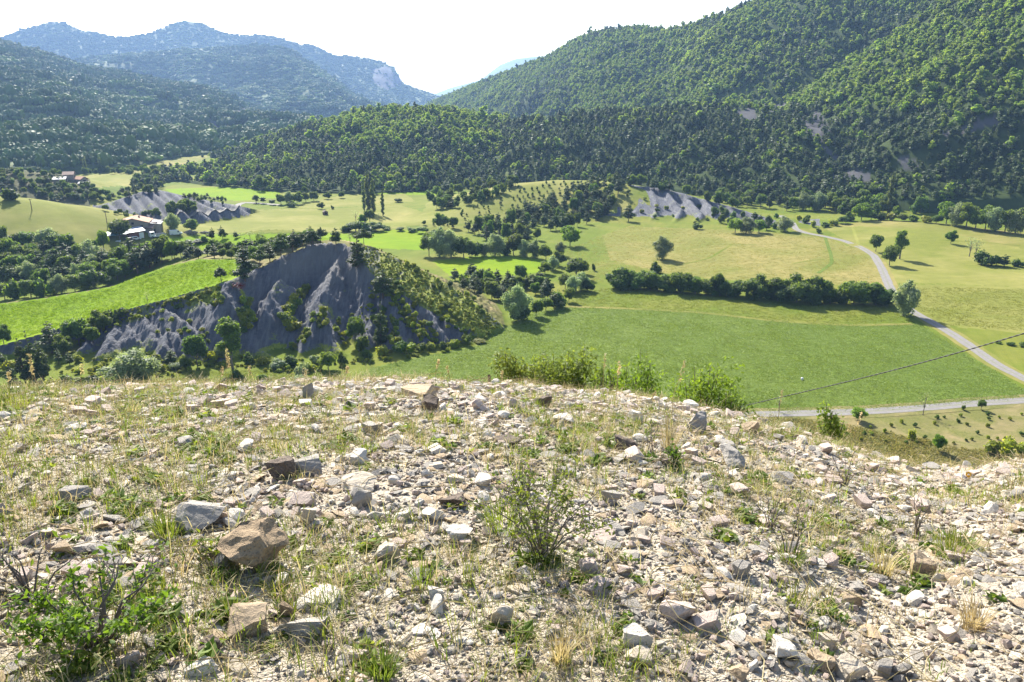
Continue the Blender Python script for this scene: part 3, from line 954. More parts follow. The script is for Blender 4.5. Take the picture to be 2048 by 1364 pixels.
def proto_pine(h, w, seed, per=46, size=0.26, bare=0.25, leaf='pine', flat=0.5):
    rg = np.random.default_rng(seed)
    g, t = Geo(), Geo()
    r0 = max(0.07, h * 0.02)
    lean = rg.normal(size=2) * 0.03 * h
    v, f = tube([(0, 0, -0.4), (lean[0] * 0.3, lean[1] * 0.3, h * 0.35), (lean[0], lean[1], h * 0.93)], [r0 * 1.2, r0 * 0.9, r0 * 0.2])
    t.add(v, f)
    lobes = []
    lv = 9
    for i in range(lv):
        q = i / (lv - 1)
        z = h * (bare + (0.95 - bare) * q)
        rad = w * 0.5 * (1 - q) ** 0.6 * (0.75 + 0.5 * rg.random()) * (0.75 if i == 0 else 1)
        k = 4 if q < 0.8 else 2
        a0 = rg.random() * 6.28
        for j in range(k):
            if rg.random() < 0.12: continue
            a = a0 + j * 6.283 / k + rg.normal() * 0.3
            rl = max(rad * rg.uniform(0.42, 0.6), 0.28)
            d = rad * rg.uniform(0.45, 0.75)
            x, y = math.cos(a) * d + lean[0] * q, math.sin(a) * d + lean[1] * q
            zz = z + rg.normal() * 0.03 * h
            lobes.append((x, y, zz, rl, rl * flat))
            v, f = tube([(lean[0] * q, lean[1] * q, zz - 0.04 * h), (x, y, zz)], [r0 * 0.3, r0 * 0.08], 4)
            t.add(v, f)
    blob_crown(g, lobes, per, size, rg, 0.62, up=0.5)
    return g.mesh('crown', LM[leaf]), t.mesh('trunk', BM['pine'], True)

def proto_poplar(h, w, seed):
    rg = np.random.default_rng(seed)
    lobes = []
    for i in range(22):
        q = i / 21
        rr = w * 0.5 * (0.35 + 0.65 * math.sin(math.pi * min(1, q * 0.75 + 0.22)))
        a = rg.random() * 6.28
        lobes.append((math.cos(a) * rr * 0.35, math.sin(a) * rr * 0.35, h * (0.10 + 0.86 * q), rr * 0.62, h * 0.055))
    g = Geo()
    blob_crown(g, lobes, 70, 0.3, rg, 0.6, up=0.2)
    t = Geo()
    t.add(*tube([(0, 0, -0.4), (0, 0, h * 0.5), (0, 0, h * 0.9)], [0.32, 0.2, 0.05]))
    return g.mesh('crown', LM['poplar']), t.mesh('trunk', BM['grey'], True)

def proto_shrub(h, w, seed, leaf='shrub', n_l=7, per=70, size=0.17, core=0.7):
    rg = np.random.default_rng(seed)
    lobes = []
    for i in range(n_l):
        a = rg.random() * 6.28; d = w * 0.5 * rg.uniform(0.1, 0.62)
        rr = w * rg.uniform(0.2, 0.32)
        lobes.append((math.cos(a) * d, math.sin(a) * d, h * rg.uniform(0.3, 0.68), rr, h * rg.uniform(0.24, 0.36)))
    g = Geo()
    blob_crown(g, lobes, per, size, rg, core)
    return g.mesh('foliage', LM[leaf])

def proto_far(kind, seed):
    rg = np.random.default_rng(seed)
    g = Geo()
    if kind == 'broad':
        lobes = [(0, 0, 3.2, 2.3, 2.2)]
        for i in range(6):
            a = i * 1.05 + rg.random() * 0.5
            lobes.append((math.cos(a) * 1.5, math.sin(a) * 1.5, 3.4 + rg.normal() * 0.8, 1.25, 1.15))
        lobes.append((rg.normal() * 0.3, rg.normal() * 0.3, 5.3, 1.3, 1.1))
        for (x, y, z, rx, rz) in lobes:
            cv, cf = ICO0
            g.add(cv * (1 + 0.2 * rg.normal(size=(len(cv), 1))) * np.array([rx, rx, rz]) * 0.7 + np.array([x, y, z]), cf, 0.3)
            k = int(17 * rx)
            d = rand_dirs(k, rg); d[:, 2] = np.abs(d[:, 2]) * 0.9 - 0.2
            p = np.array([x, y, z]) + d * np.array([rx, rx, rz]) * rg.uniform(0.75, 1.08, k)[:, None]
            v, f = cards(p, unit(d + rg.normal(size=(k, 3)) * 0.5 + np.array([0, 0, .3])), 0.52, rg)
            g.add(v, f, np.repeat(np.clip(rg.normal(0.5, 0.25, k), 0, 1), 4))
        return g.mesh('forest_broadleaf', LM['forest'])
    lobes = []
    for i in range(6):
        q = i / 5
        rr = 1.75 * math.sin(math.pi * (0.28 + 0.62 * q)) + 0.2
        a = rg.random() * 6.28
        lobes.append((math.cos(a) * rr * 0.4, math.sin(a) * rr * 0.4, 1.5 + 3.6 * q, rr, 0.85))
    for (x, y, z, rx, rz) in lobes:
        cv, cf = ICO0
        g.add(cv * (1 + 0.2 * rg.normal(size=(len(cv), 1))) * np.array([rx, rx, rz]) * 0.7 + np.array([x, y, z]), cf, 0.3)
        k = int(16 * rx)
        d = rand_dirs(k, rg); d[:, 2] = np.abs(d[:, 2]) * 0.7 - 0.15
        p = np.array([x, y, z]) + d * np.array([rx, rx, rz]) * rg.uniform(0.75, 1.1, k)[:, None]
        v, f = cards(p, unit(d + rg.normal(size=(k, 3)) * 0.5 + np.array([0, 0, .5])), 0.42, rg)
        g.add(v, f, np.repeat(np.clip(rg.normal(0.5, 0.25, k), 0, 1), 4))
    return g.mesh('forest_pine', LM['forestpine'])

def proto_patch(kind, seed, n=7, span=16.0):
    """a patch of far woodland: simple rounded crowns side by side"""
    rg = np.random.default_rng(seed)
    g = Geo()
    for i in range(n):
        a, d = rg.random() * 6.28, span * 0.5 * math.sqrt((i + 0.4) / n)
        a = i * 2.4 + rg.random()
        x, y = math.cos(a) * d, math.sin(a) * d
        r = rg.uniform(2.2, 3.6)
        cv, cf = ICO1
        cv = cv * (1 + 0.16 * rg.normal(size=(len(cv), 1)))
        hz = r * (1.0 if kind == 'broad' else 1.35)
        g.add(cv * np.array([r, r, hz]) + np.array([x, y, hz * 0.8]), cf, np.clip(rg.normal(0.45, 0.3), 0, 1))
    return g.mesh('woodland_patch', LM['farbroad'] if kind == 'broad' else LM['farpine'])

# ------------------------------------------------------------------ instancing of uncountable cover
def scatter_group(coll):
    ng = bpy.data.node_groups.new('scatter_' + coll.name, 'GeometryNodeTree')
    ng.interface.new_socket('Geometry', in_out='INPUT', socket_type='NodeSocketGeometry')
    ng.interface.new_socket('Geometry', in_out='OUTPUT', socket_type='NodeSocketGeometry')
    N = ng.nodes.new
    gi, go = N('NodeGroupInput'), N('NodeGroupOutput')
    ip = N('GeometryNodeInstanceOnPoints'); ci = N('GeometryNodeCollectionInfo')
    ci.inputs['Collection'].default_value = coll
    ci.inputs['Separate Children'].default_value = True
    ci.inputs['Reset Children'].default_value = True
    def att(nm, dt):
        a = N('GeometryNodeInputNamedAttribute'); a.data_type = dt; a.inputs['Name'].default_value = nm
        return a.outputs['Attribute']
    L = ng.links.new
    L(gi.outputs[0], ip.inputs['Points']); L(ci.outputs[0], ip.inputs['Instance'])
    ip.inputs['Pick Instance'].default_value = True
    L(att('idx', 'INT'), ip.inputs['Instance Index'])
    L(att('rot', 'FLOAT_VECTOR'), ip.inputs['Rotation'])
    L(att('scl', 'FLOAT_VECTOR'), ip.inputs['Scale'])
    L(ip.outputs[0], go.inputs[0])
    return ng

def scatter(name, pts, rot, scl, idx, protos, kind='stuff', label=None):
    coll = bpy.data.collections.new(name + '_kinds')
    for i, m in enumerate(protos):
        coll.objects.link(bpy.data.objects.new('%s_%02d' % (name, i), m))
    me = bpy.data.meshes.new(name)
    me.vertices.add(len(pts)); me.vertices.foreach_set('co', np.ascontiguousarray(pts, np.float32).ravel())
    a = me.attributes.new('idx', 'INT', 'POINT'); a.data.foreach_set('value', np.ascontiguousarray(idx, np.int32))
    for nm, arr in (('rot', rot), ('scl', scl)):
        a = me.attributes.new(nm, 'FLOAT_VECTOR', 'POINT'); a.data.foreach_set('vector', np.ascontiguousarray(arr, np.float32).ravel())
    me.update()
    o = put(name, me, kind=kind, label=label)
    md = o.modifiers.new('scatter', 'NODES')
    md.node_group = scatter_group(coll)
    return o

FAR = [proto_far('broad', 1), proto_far('broad', 2), proto_far('broad', 3), proto_far('pine', 4), proto_far('pine', 5), proto_far('pine', 6)]
PATCH = [proto_patch('broad', 11), proto_patch('broad', 12), proto_patch('pine', 13), proto_patch('pine', 14)]

BARE = [[(1598, 238), (1640, 222), (1662, 262), (1640, 282), (1616, 268)], [(1634, 288), (1650, 290), (1684, 318), (1672, 322)],
        [(1660, 358), (1700, 340), (1745, 345), (1740, 362), (1690, 372)], [(1790, 312), (1830, 318), (1840, 340), (1815, 345)],
        [(1540, 208), (1580, 205), (1560, 226), (1535, 222)], [(1470, 222), (1510, 216), (1515, 240), (1490, 245)],
        [(1940, 240), (1995, 232), (2000, 250), (1950, 262)], [(1880, 262), (1960, 250), (1950, 262), (1890, 272)],
        [(415, 245), (432, 240), (465, 290), (440, 288)], [(455, 225), (500, 210), (505, 222), (470, 235)], [(520, 262), (570, 258), (560, 270)], [(742, 138), (775, 132), (800, 156), (803, 172), (770, 180), (748, 165)]]
GAPS = [[(160, 128), (225, 120), (280, 125), (275, 142), (200, 148), (150, 142)], [(220, 104), (285, 104), (282, 110), (225, 111)],
        [(240, 149), (295, 153), (290, 159), (255, 156)], [(335, 163), (460, 158), (455, 168), (345, 170)], [(350, 150), (430, 146), (420, 155), (360, 156)],
        [(1080, 236), (1120, 238), (1105, 245), (1075, 243)], [(1020, 325), (1034, 326), (1030, 360), (985, 368)],
        [(-50, 330), (60, 322), (60, 350), (-50, 350)]]

def mark_layer(v, obj):
    """bare slopes and far fields as attributes of the hill itself"""
    flat = v.reshape(-1, 3)
    px, py = proj(flat[:, 0], flat[:, 1], flat[:, 2])
    j1 = fbm(px / 14, py / 14, 2, 5) * 5
    b = np.zeros(len(flat)); f = np.zeros(len(flat))
    for p in BARE: b = np.maximum(b, in_poly(px + j1, py + j1, p))
    for p in GAPS: f = np.maximum(f, in_poly(px + j1, py + j1 * 0.4, p))
    vcol(obj.data, 'bare', b); vcol(obj.data, 'gap', f)

def add_bare(m):
    nt = m.node_tree
    b = nt.nodes['Principled BSDF']
    src = b.inputs['Base Color'].links[0].from_socket
    for nm, col in (('bare', (0.085, 0.083, 0.085)), ('gap', (0.075, 0.10, 0.026))):
        a = nt.nodes.new('ShaderNodeAttribute'); a.attribute_name = nm
        mx = nt.nodes.new('ShaderNodeMix'); mx.data_type = 'RGBA'
        nt.links.new(a.outputs['Fac'], mx.inputs['Factor']); nt.links.new(src, mx.inputs['A'])
        mx.inputs['B'].default_value = (*col, 1)
        src = mx.outputs['Result']
    nt.links.new(src, b.inputs['Base Color'])
add_bare(M['forest']); add_bare(M['mtn'])
for o in list(COL.objects):
    if o.name.split('.')[0] in ('forested_mountain', 'forested_hill', 'pine_hill', 'wooded_hump', 'wooded_mountain', 'mountain', 'mountain_peaks', 'distant_ridge'):
        n_ = len(o.data.vertices)
        c_ = np.empty(n_ * 3, np.float32); o.data.vertices.foreach_get('co', c_)
        mark_layer(c_.reshape(-1, 3).astype(float), o)

def sample_layer(v, spacing, rows, rg, pxr=(-140, 2190)):
    """random points on a lofted hill, evenly by area"""
    a = v[rows[0]:rows[1]]
    p00, p01, p10, p11 = a[:-1, :-1], a[:-1, 1:], a[1:, :-1], a[1:, 1:]
    area = 0.5 * np.linalg.norm(np.cross(p01 - p00, p10 - p00), axis=-1) + 0.5 * np.linalg.norm(np.cross(p11 - p01, p11 - p10), axis=-1)
    mid = (p00 + p11) / 2
    px, py = proj(mid[..., 0], mid[..., 1], mid[..., 2])
    ok = (px > pxr[0]) & (px < pxr[1]) & (py > -60)
    w = np.where(ok, area, 0).ravel()
    n = int(w.sum() / spacing ** 2)
    k = rg.choice(len(w), n, p=w / w.sum())
    i, j = np.unravel_index(k, area.shape)
    s, t = rg.random((n, 1)), rg.random((n, 1))
    return p00[i, j] * (1 - s) * (1 - t) + p01[i, j] * s * (1 - t) + p10[i, j] * (1 - s) * t + p11[i, j] * s * t

def hill_trees(name, v, spacing, size, pine_fn, protos, nb, seed, rows=None, label=None):
    rg = np.random.default_rng(seed)
    P = sample_layer(v, spacing, rows or (1, v.shape[0] - 6), rg)
    px, py = proj(P[:, 0], P[:, 1], P[:, 2])
    keep = np.ones(len(P), bool)
    for q in BARE:
        keep &= ~(in_poly(px, py, q) & (rg.random(len(P)) < 0.85))
    for q in GAPS:
        keep &= ~(in_poly(px, py + 3, q) & (rg.random(len(P)) < 0.75))
    P, px, py = P[keep], px[keep], py[keep]
    pine = rg.random(len(P)) < pine_fn(px, py, P)
    half = nb
    idx = np.where(pine, half + rg.integers(0, len(protos) - half, len(P)), rg.integers(0, half, len(P)))
    s = size * rg.lognormal(-0.04, 0.32, len(P))
    scl = np.stack([s * rg.uniform(0.85, 1.15, len(P)), s * rg.uniform(0.85, 1.15, len(P)), s * np.where(pine, 1.08, 0.95) * rg.uniform(0.85, 1.2, len(P))], 1)
    rot = np.zeros((len(P), 3)); rot[:, 2] = rg.random(len(P)) * 6.283
    P[:, 2] -= 0.3 * s
    return scatter(name, P, rot, scl, idx, protos, label=label)

nz = lambda P, w, sd: fbm(P[:, 0] / w, P[:, 1] / w, 3, sd)
hill_trees('mountain_woods', VB, 4.1, 0.70, lambda px, py, P: np.clip(0.05 + 0.9 * nz(P, 190, 61), 0.03, 0.9), FAR, 3, 501, label='sunlit deciduous woods covering the big mountain behind the valley')
hill_trees('spur_woods', VC, 3.6, 0.67, lambda px, py, P: np.clip(sstep(205, 265, py + 26 * nz(P, 60, 62) - (px - 1600) * 0.02) + 0.10 + 0.5 * nz(P, 60, 63), 0.03, 0.97), FAR, 3, 502, label='woods on the near spur, pale deciduous above and dark pines below')
hill_trees('pine_woods', VD, 3.4, 0.64, lambda px, py, P: np.clip(0.93 + 0.35 * nz(P, 50, 64), 0.2, 0.985), FAR, 3, 503, label='dark pine woods along the foot of the mountain')
hill_trees('hump_woods', VE, 3.7, 0.68, lambda px, py, P: np.clip(0.80 + 0.8 * nz(P, 70, 65) - 0.75 * sstep(620, 700, px) * sstep(1030, 960, px) * sstep(320, 260, py), 0.05, 0.97), FAR, 3, 504, label='mixed woods on the low hump in the middle of the valley')
hill_trees('mountain_woods', VF, 7.6, 0.62, lambda px, py, P: np.clip(0.78 + 0.9 * nz(P, 170, 66), 0.05, 0.97), PATCH, 2, 505, label='hazy woods on the slope of the left mountain')
hill_trees('mountain_woods', VG, 8.5, 0.62, lambda px, py, P: np.clip(0.55 + 1.0 * nz(P, 260, 67) - 0.5 * in_poly(px, py, [(560, 140), (640, 130), (700, 200), (620, 230)]), 0.05, 0.95), PATCH, 2, 506, label='blue hazed woods on the middle mountain')
hill_trees('mountain_woods', VH, 9.5, 0.55, lambda px, py, P: np.clip(0.5 + 1.0 * nz(P, 300, 68), 0.05, 0.95), PATCH, 2, 507, label='pale blue woods on the farthest peaks')
# ------------------------------------------------------------------ trees and shrubs of the valley, each a thing of its own
PR = {}
def reg(kind, name, cat, meshes, h, w):
    PR.setdefault(kind, []).append((name, cat, meshes, h, w))
for sd in (1, 2, 3, 4):
    reg('broad', 'broadleaf_tree', 'tree', proto_broad(8, 8, 20 + sd), 8, 8)
for sd in (1, 2):
    reg('fresh', 'broadleaf_tree', 'tree', proto_broad(8, 8, 40 + sd, 'fresh', low=0.22), 8, 8)
    reg('willow', 'willow_tree', 'tree', proto_broad(9, 9, 50 + sd, 'willow', n_l=18, per=80, size=0.24, core=0.55, droop=0.5, low=0.08), 9, 9)
    reg('ash', 'broadleaf_tree', 'tree', proto_broad(12, 5.5, 60 + sd, 'broad', n_l=20, per=75, low=0.10), 12, 5.5)
    reg('poplar', 'poplar_tree', 'tree', proto_poplar(17, 3.2, 70 + sd), 17, 3.2)
    reg('bare', 'sparse_tree', 'tree', proto_broad(5, 4.5, 80 + sd, 'willow', n_l=9, per=16, size=0.16, core=0, low=0.3), 5, 4.5)
for sd in (1, 2, 3):
    reg('hedge', 'broadleaf_tree', 'tree', proto_broad(7, 8, 140 + sd, n_l=20, low=0.0, per=60, size=0.27), 7, 8)
for sd in (1, 2, 3):
    reg('pine', 'pine_tree', 'tree', proto_pine(9, 6, 90 + sd), 9, 6)
for sd in (1, 2):
    reg('umbrella', 'pine_tree', 'tree', proto_pine(6, 6, 100 + sd, bare=0.5, flat=0.4), 6, 6)
    reg('tallpine', 'pine_tree', 'tree', proto_pine(12, 7, 104 + sd, bare=0.12, per=52), 12, 7)
for sd in (1, 2, 3):
    reg('shrub', 'shrub', 'shrub', (proto_shrub(2.4, 3, 110 + sd),), 2.4, 3)
    reg('bush', 'shrub', 'shrub', (proto_shrub(3, 3.6, 120 + sd, 'broad', 9, 60, 0.2),), 3, 3.6)
reg('palebush', 'shrub', 'shrub', (proto_shrub(3, 3.6, 131, 'willow', 9, 60, 0.2),), 3, 3.6)
reg('red', 'shrub', 'shrub', (proto_shrub(2.4, 4, 141, 'shrub', 7, 30, 0.12, 0.3),), 2.4, 4)

TREES = []
_trg = np.random.default_rng(77)
ORD = ['first', 'second', 'third', 'fourth', 'fifth', 'sixth', 'seventh', 'eighth', 'ninth', 'tenth', 'eleventh', 'twelfth', 'thirteenth', 'fourteenth', 'fifteenth', 'sixteenth', 'seventeenth', 'eighteenth', 'nineteenth', 'twentieth']

PLANTS = []
def plant(kind, p, h, w, label, group=None, px_size=99, keep=False):
    name, cat, meshes, h0, w0 = PR[kind][int(_trg.integers(len(PR[kind])))]
    sx = w / w0 * _trg.uniform(0.95, 1.05); sz = h / h0
    PLANTS.append((1e6 if keep else px_size, name, cat, meshes, p, h, sx, sz, _trg.random() * 6.283, label, group, kind))

LIMIT = {'shrub': 285, 'pine_tree': 285, 'broadleaf_tree': 290}
def finish_plants():
    """the largest of each kind stand singly; the smallest join one distant mass"""
    count, rest = {}, []
    for q in sorted(PLANTS, key=lambda t: -t[0]):
        _, name, cat, meshes, p, h, sx, sz, rz, label, group, kind = q
        count[name] = count.get(name, 0) + 1
        if count[name] > LIMIT.get(name, 999):
            rest.append(q); continue
        if len(meshes) == 1:
            o = put(name, meshes[0], None, (p[0], p[1], p[2] - 0.05 * h), label=label, cat=cat, group=group)
            o.rotation_euler = (0, 0, rz); o.scale = (sx, sx, sz)
        else:
            o = put(name, None, None, (p[0], p[1], p[2]), label=label, cat=cat, group=group)
            o.rotation_euler = (0, 0, rz); o.scale = (sx, sx, sz)
            put('crown', meshes[0], o); put('trunk', meshes[1], o)
    if rest:
        ms = []
        pts, rot, scl, idx = [], [], [], []
        for _, name, cat, meshes, p, h, sx, sz, rz, label, group, kind in rest:
            if meshes[0] not in ms: ms.append(meshes[0])
            pts.append((p[0], p[1], p[2] - 0.03 * h)); rot.append((0, 0, rz)); scl.append((sx, sx, sz)); idx.append(ms.index(meshes[0]))
        scatter('distant_shrubbery', np.array(pts), np.array(rot), np.array(scl), np.array(idx), ms, label='the smallest far shrubs and trees of the valley')

def depth_of(p):
    return p[1] * cP - (p[2] - EYE) * sP

def tree(kind, px, py, hpx, wpx, label, group=None):
    p = at(px, py)
    k = depth_of(p) / FPX
    return plant(kind, p, hpx * k * 1.04, wpx * k, label, group, hpx, group is None)

def row(kinds, spots, what, group, up=0):
    """spots: (px, py, h, w [,kind]); a countable row gets ordinal labels from left to right"""
    spots = sorted(spots, key=lambda s: s[0])
    for i, s in enumerate(spots):
        kd = s[4] if len(s) > 4 else kinds[i % len(kinds)]
        tree(kd, s[0], s[1] - up, s[2] - up * 0.5, s[3], what % ORD[i], group)

def _span(poly, px):
    ys = []
    for (x0, y0), (x1, y1) in zip(poly, poly[1:] + poly[:1]):
        if (x0 - px) * (x1 - px) <= 0 and x0 != x1: ys.append(y0 + (y1 - y0) * (px - x0) / (x1 - x0))
    return (min(ys), max(ys)) if ys else (0, 1)

def fill(kinds, poly, n, h, w, label, group, mind=7, wts=None, seed=1):
    """woods and thickets: trees scattered over the ground seen inside a pixel outline"""
    rg = np.random.default_rng(seed)
    xs = [q[0] for q in poly]; ys = [q[1] for q in poly]
    got = []
    for _ in range(n * 40):
        if len(got) >= n: break
        px, py = rg.uniform(min(xs), max(xs)), rg.uniform(min(ys), max(ys))
        if not in_poly(np.array([px]), np.array([py]), poly)[0]: continue
        if any(abs(px - a) < mind and abs(py - b) < mind * 0.6 for a, b in got): continue
        got.append((px, py))
    for px, py in got:
        kd = kinds[int(rg.choice(len(kinds), p=wts))]
        q = rg.uniform(0.75, 1.2)
        lb = label[kd] if isinstance(label, dict) else label
        gp = group
        if len(lb.split()) <= 12:
            u = (px - min(xs)) / (max(xs) - min(xs)); lo, hi = _span(poly, px)
            vpos = 'upper' if py < (lo + hi) / 2 else 'lower'
            hpos = 'left' if u < 0.2 else 'left middle' if u < 0.4 else 'middle' if u < 0.6 else 'right middle' if u < 0.8 else 'right'
            lb = lb + ', %s %s' % (vpos, hpos)
        tree(kd, px, py, h * q, w * q * rg.uniform(0.9, 1.1), lb, gp)

# --- right-hand meadows
tree('fresh', 1140, 492, 40, 40, 'lone bright green round tree on the meadow below the wooded slope')
tree('willow', 1325, 519, 46, 48, 'lone pale round willow at the edge of the dry straw coloured meadow')
tree('bush', 1187, 541, 16, 9, 'tiny upright bush alone on the meadow left of the pale footpath')
tree('bush', 1313, 545, 24, 28, 'round bush just behind the dark hedge, below the pale willow')
row(['hedge'], [(1243, 577, 42, 60), (1272, 578, 34, 44), (1300, 579, 40, 46), (1330, 581, 32, 48), (1361, 585, 44, 54), (1390, 588, 38, 40), (1412, 589, 33, 46),
    (1440, 591, 46, 44), (1470, 593, 34, 54), (1513, 597, 48, 64), (1556, 602, 48, 62), (1592, 604, 56, 68), (1628, 606, 54, 66), (1660, 607, 38, 50), (1708, 608, 50, 70), (1752, 609, 46, 60), (1775, 610, 34, 40)],
    '%s tree from the left in the dark hedge across the green meadows', 'trees of the dark hedge')
fill(['bush'], [(1225, 574), (1300, 577), (1400, 586), (1560, 599), (1780, 608), (1780, 611), (1560, 604), (1400, 591), (1300, 581), (1225, 578)], 26, 17, 26, 'low bush filling the foot of the dark hedge', 'undergrowth of the dark hedge', 14, None, 19)
tree('willow', 1806, 631, 70, 62, 'big round green tree at the right end of the hedge, beside the road')
tree('broad', 1751, 503, 33, 30, 'small round tree left of the road bend, beside the taller pair')
tree('ash', 1799, 518, 64, 30, 'tall narrow dark tree with a long shadow, right of the road')
tree('broad', 1779, 531, 42, 40, 'rounded lower tree leaning against the tall narrow dark one')
tree('broad', 1901, 487, 27, 22, 'small round tree alone in the upper right meadow')
tree('bare', 1938, 513, 40, 34, 'pale thin tree on two trunks in the right meadow')
tree('bare', 1951, 512, 36, 34, 'pale sparse tree touching the thin two-trunked one in the right meadow')
row(['bush'], [(1966, 530, 30, 40), (1986, 531, 24, 34), (2008, 533, 24, 28, 'pine'), (2036, 533, 16, 26), (2060, 534, 18, 26)], '%s bush from the left in the short hedge at the right meadow edge', 'short hedge at the right edge')
row(['bush'], [(1998, 687, 6, 16), (2022, 690, 7, 22), (2050, 693, 8, 26)], '%s low bush from the left beside the lower road at the right edge', 'low bushes by the lower road')
# roadside
row(['bush', 'shrub'], [(1552, 436, 10, 12), (1597, 441, 14, 13), (1612, 446, 18, 18), (1626, 454, 14, 13), (1637, 466, 12, 14)], '%s roadside bush from the left at the top of the curving road', 'roadside bushes')
row(['fresh', 'willow'], [(1470, 466, 30, 34), (1492, 467, 34, 40), (1518, 465, 26, 34), (1568, 463, 30, 36)], '%s light green tree from the left below the marl slope beside the road', 'light trees beside the marl')
# bottom lane
tree('bare', 1557, 823, 36, 30, 'small thin tree left of the narrow lane below the knoll')
tree('bare', 1846, 830, 52, 34, 'leaning nearly leafless small tree on the near side of the lane')
tree('fresh', 1716, 841, 28, 30, 'small flat topped bright tree standing at the lane edge')
tree('broad', 1962, 819, 20, 16, 'tiny round tree at the right end of the lane')
tree('bush', 1926, 820, 12, 10, 'tiny dark bush beside the lane, left of the round one')
tree('shrub', 1824, 880, 24, 16, 'small dark bush on the grassy slope under the leaning tree')
tree('fresh', 1876, 902, 36, 24, 'loose young tree in the middle of the grassy slope')
row(['shrub'], [(1985, 906, 34, 36), (2012, 910, 40, 44), (2040, 908, 32, 36)], '%s bush from the left in the bright thicket at the right edge of the slope', 'bright thicket on the slope')
fill(['shrub', 'bush'], [(1690, 850), (1880, 835), (2046, 815), (2046, 880), (1900, 892), (1700, 880)], 34, 8, 9, 'tiny dry shrub dotted over the grassy slope beyond the stones', 'tiny shrubs on the grassy slope', 12, None, 5)

# --- foot of the marl hill, left to right
row(['tallpine'], [(28, 790, 66, 40), (52, 768, 96, 44), (72, 766, 104, 46), (88, 760, 84, 40)], '%s dark pine from the left in the clump at the left end of the grass', 'dark pines at the left edge')
row(['broad', 'tallpine'], [(8, 690, 40, 34, 'broad'), (105, 706, 66, 56), (130, 712, 44, 40, 'broad'), (160, 694, 58, 56, 'broad'), (186, 688, 40, 36), (205, 664, 46, 44, 'broad'), (228, 645, 30, 30, 'bush'), (246, 632, 20, 26, 'bush')],
    '%s shady tree from the left in the dark bank under the bright field', 'trees on the shady bank')
row(['umbrella', 'shrub', 'bush'], [(118, 728, 32, 22, 'pine'), (140, 730, 26, 22, 'pine'), (158, 724, 18, 22), (20, 745, 30, 36), (0, 740, 40, 40)], '%s small tree from the left on the grey marl beside the pines', 'small trees on the low marl')
tree('willow', 268, 769, 74, 104, 'wide pale green bush-like willow in front of the left marl cones')
tree('broad', 395, 731, 62, 50, 'rounded tree in front of the grey marl, left of the tall dark one')
tree('ash', 466, 738, 112, 56, 'tall dark tree casting its shadow onto the grass below the marl')
tree('pine', 343, 728, 32, 30, 'small bluish pine between the pale willow and the rounded tree')
tree('fresh', 656, 738, 36, 40, 'small bright lollipop-like tree below the marl hill')
tree('bush', 686, 729, 30, 24, 'dark upright bush right of the small bright tree')
tree('broad', 712, 690, 56, 40, 'dark round tree in the gully at the foot of the marl wall')
tree('bush', 723, 704, 38, 34, 'round clipped-looking bush in front of the dark gully tree')
tree('tallpine', 762, 690, 86, 36, 'dark narrow column of foliage on the marl right of the gully')
row(['bush', 'shrub'], [(736, 716, 20, 26), (766, 712, 24, 26), (800, 706, 26, 32), (822, 704, 20, 30), (842, 704, 20, 24), (862, 700, 18, 24), (886, 698, 18, 22), (909, 694, 20, 26), (934, 688, 20, 20), (958, 686, 9, 30)],
    '%s round bush from the left along the foot of the marl hill', 'round bushes along the marl foot')
row(['shrub', 'bush'], [(16, 788, 20, 40), (78, 778, 22, 34), (104, 780, 28, 40), (132, 776, 28, 40), (158, 772, 24, 36), (182, 770, 20, 34), (205, 766, 18, 30)], '%s bush from the left in the hedge at the left edge of the grass', 'hedge at the grass edge')
row(['shrub', 'palebush', 'bush'], [(318, 742, 18, 30), (355, 738, 16, 30), (372, 738, 28, 24), (425, 722, 26, 30), (442, 716, 30, 30), (500, 726, 24, 30), (528, 729, 22, 32), (556, 736, 20, 36), (580, 734, 24, 36), (612, 742, 20, 30), (630, 728, 20, 24)],
    '%s shrub from the left along the lower edge of the grey marl', 'shrubs along the lower marl edge')
row(['bush'], [(344, 787, 20, 18), (372, 790, 14, 26), (478, 768, 34, 30), (525, 770, 28, 38), (605, 756, 34, 30, 'palebush'), (600, 770, 24, 40, 'palebush')], '%s dark bush from the left on the grass just beyond the stones', 'bushes just beyond the stones')
# --- on the marl hill
tree('tallpine', 490, 562, 78, 60, 'big dark pine at the right end of the bright field')
tree('umbrella', 443, 563, 30, 30, 'small umbrella shaped pine at the corner of the bright field')
tree('bare', 296, 612, 34, 16, 'thin dead looking tree on the rim of the bright field')
tree('tallpine', 715, 534, 66, 42, 'dark pine on the crest between marl wall and scrub')
tree('pine', 766, 596, 58, 50, 'dark pine on the scrubby flank below the crest')
tree('pine', 672, 489, 34, 26, 'dark pine standing at the very top of the marl hill')
red = leaf_material('rust_twigs', (0.10, 0.03, 0.018), (0.24, 0.075, 0.05), (1.4, 1.0, 0.8), 0.2)
rm = PR['red'][0][2][0]; rm.materials.clear(); rm.materials.append(red)
tree('red', 478, 580, 16, 34, 'rust red dead scrub under the big dark pine')
row(['umbrella', 'pine'], [(520, 534, 36, 34), (540, 524, 38, 36), (562, 514, 42, 40), (585, 503, 42, 40), (606, 495, 30, 30), (626, 489, 34, 30), (642, 485, 30, 28), (700, 484, 18, 20, 'bare'), (728, 490, 34, 34)],
    '%s pine from the left along the rim of the marl hill', 'pines along the marl rim')
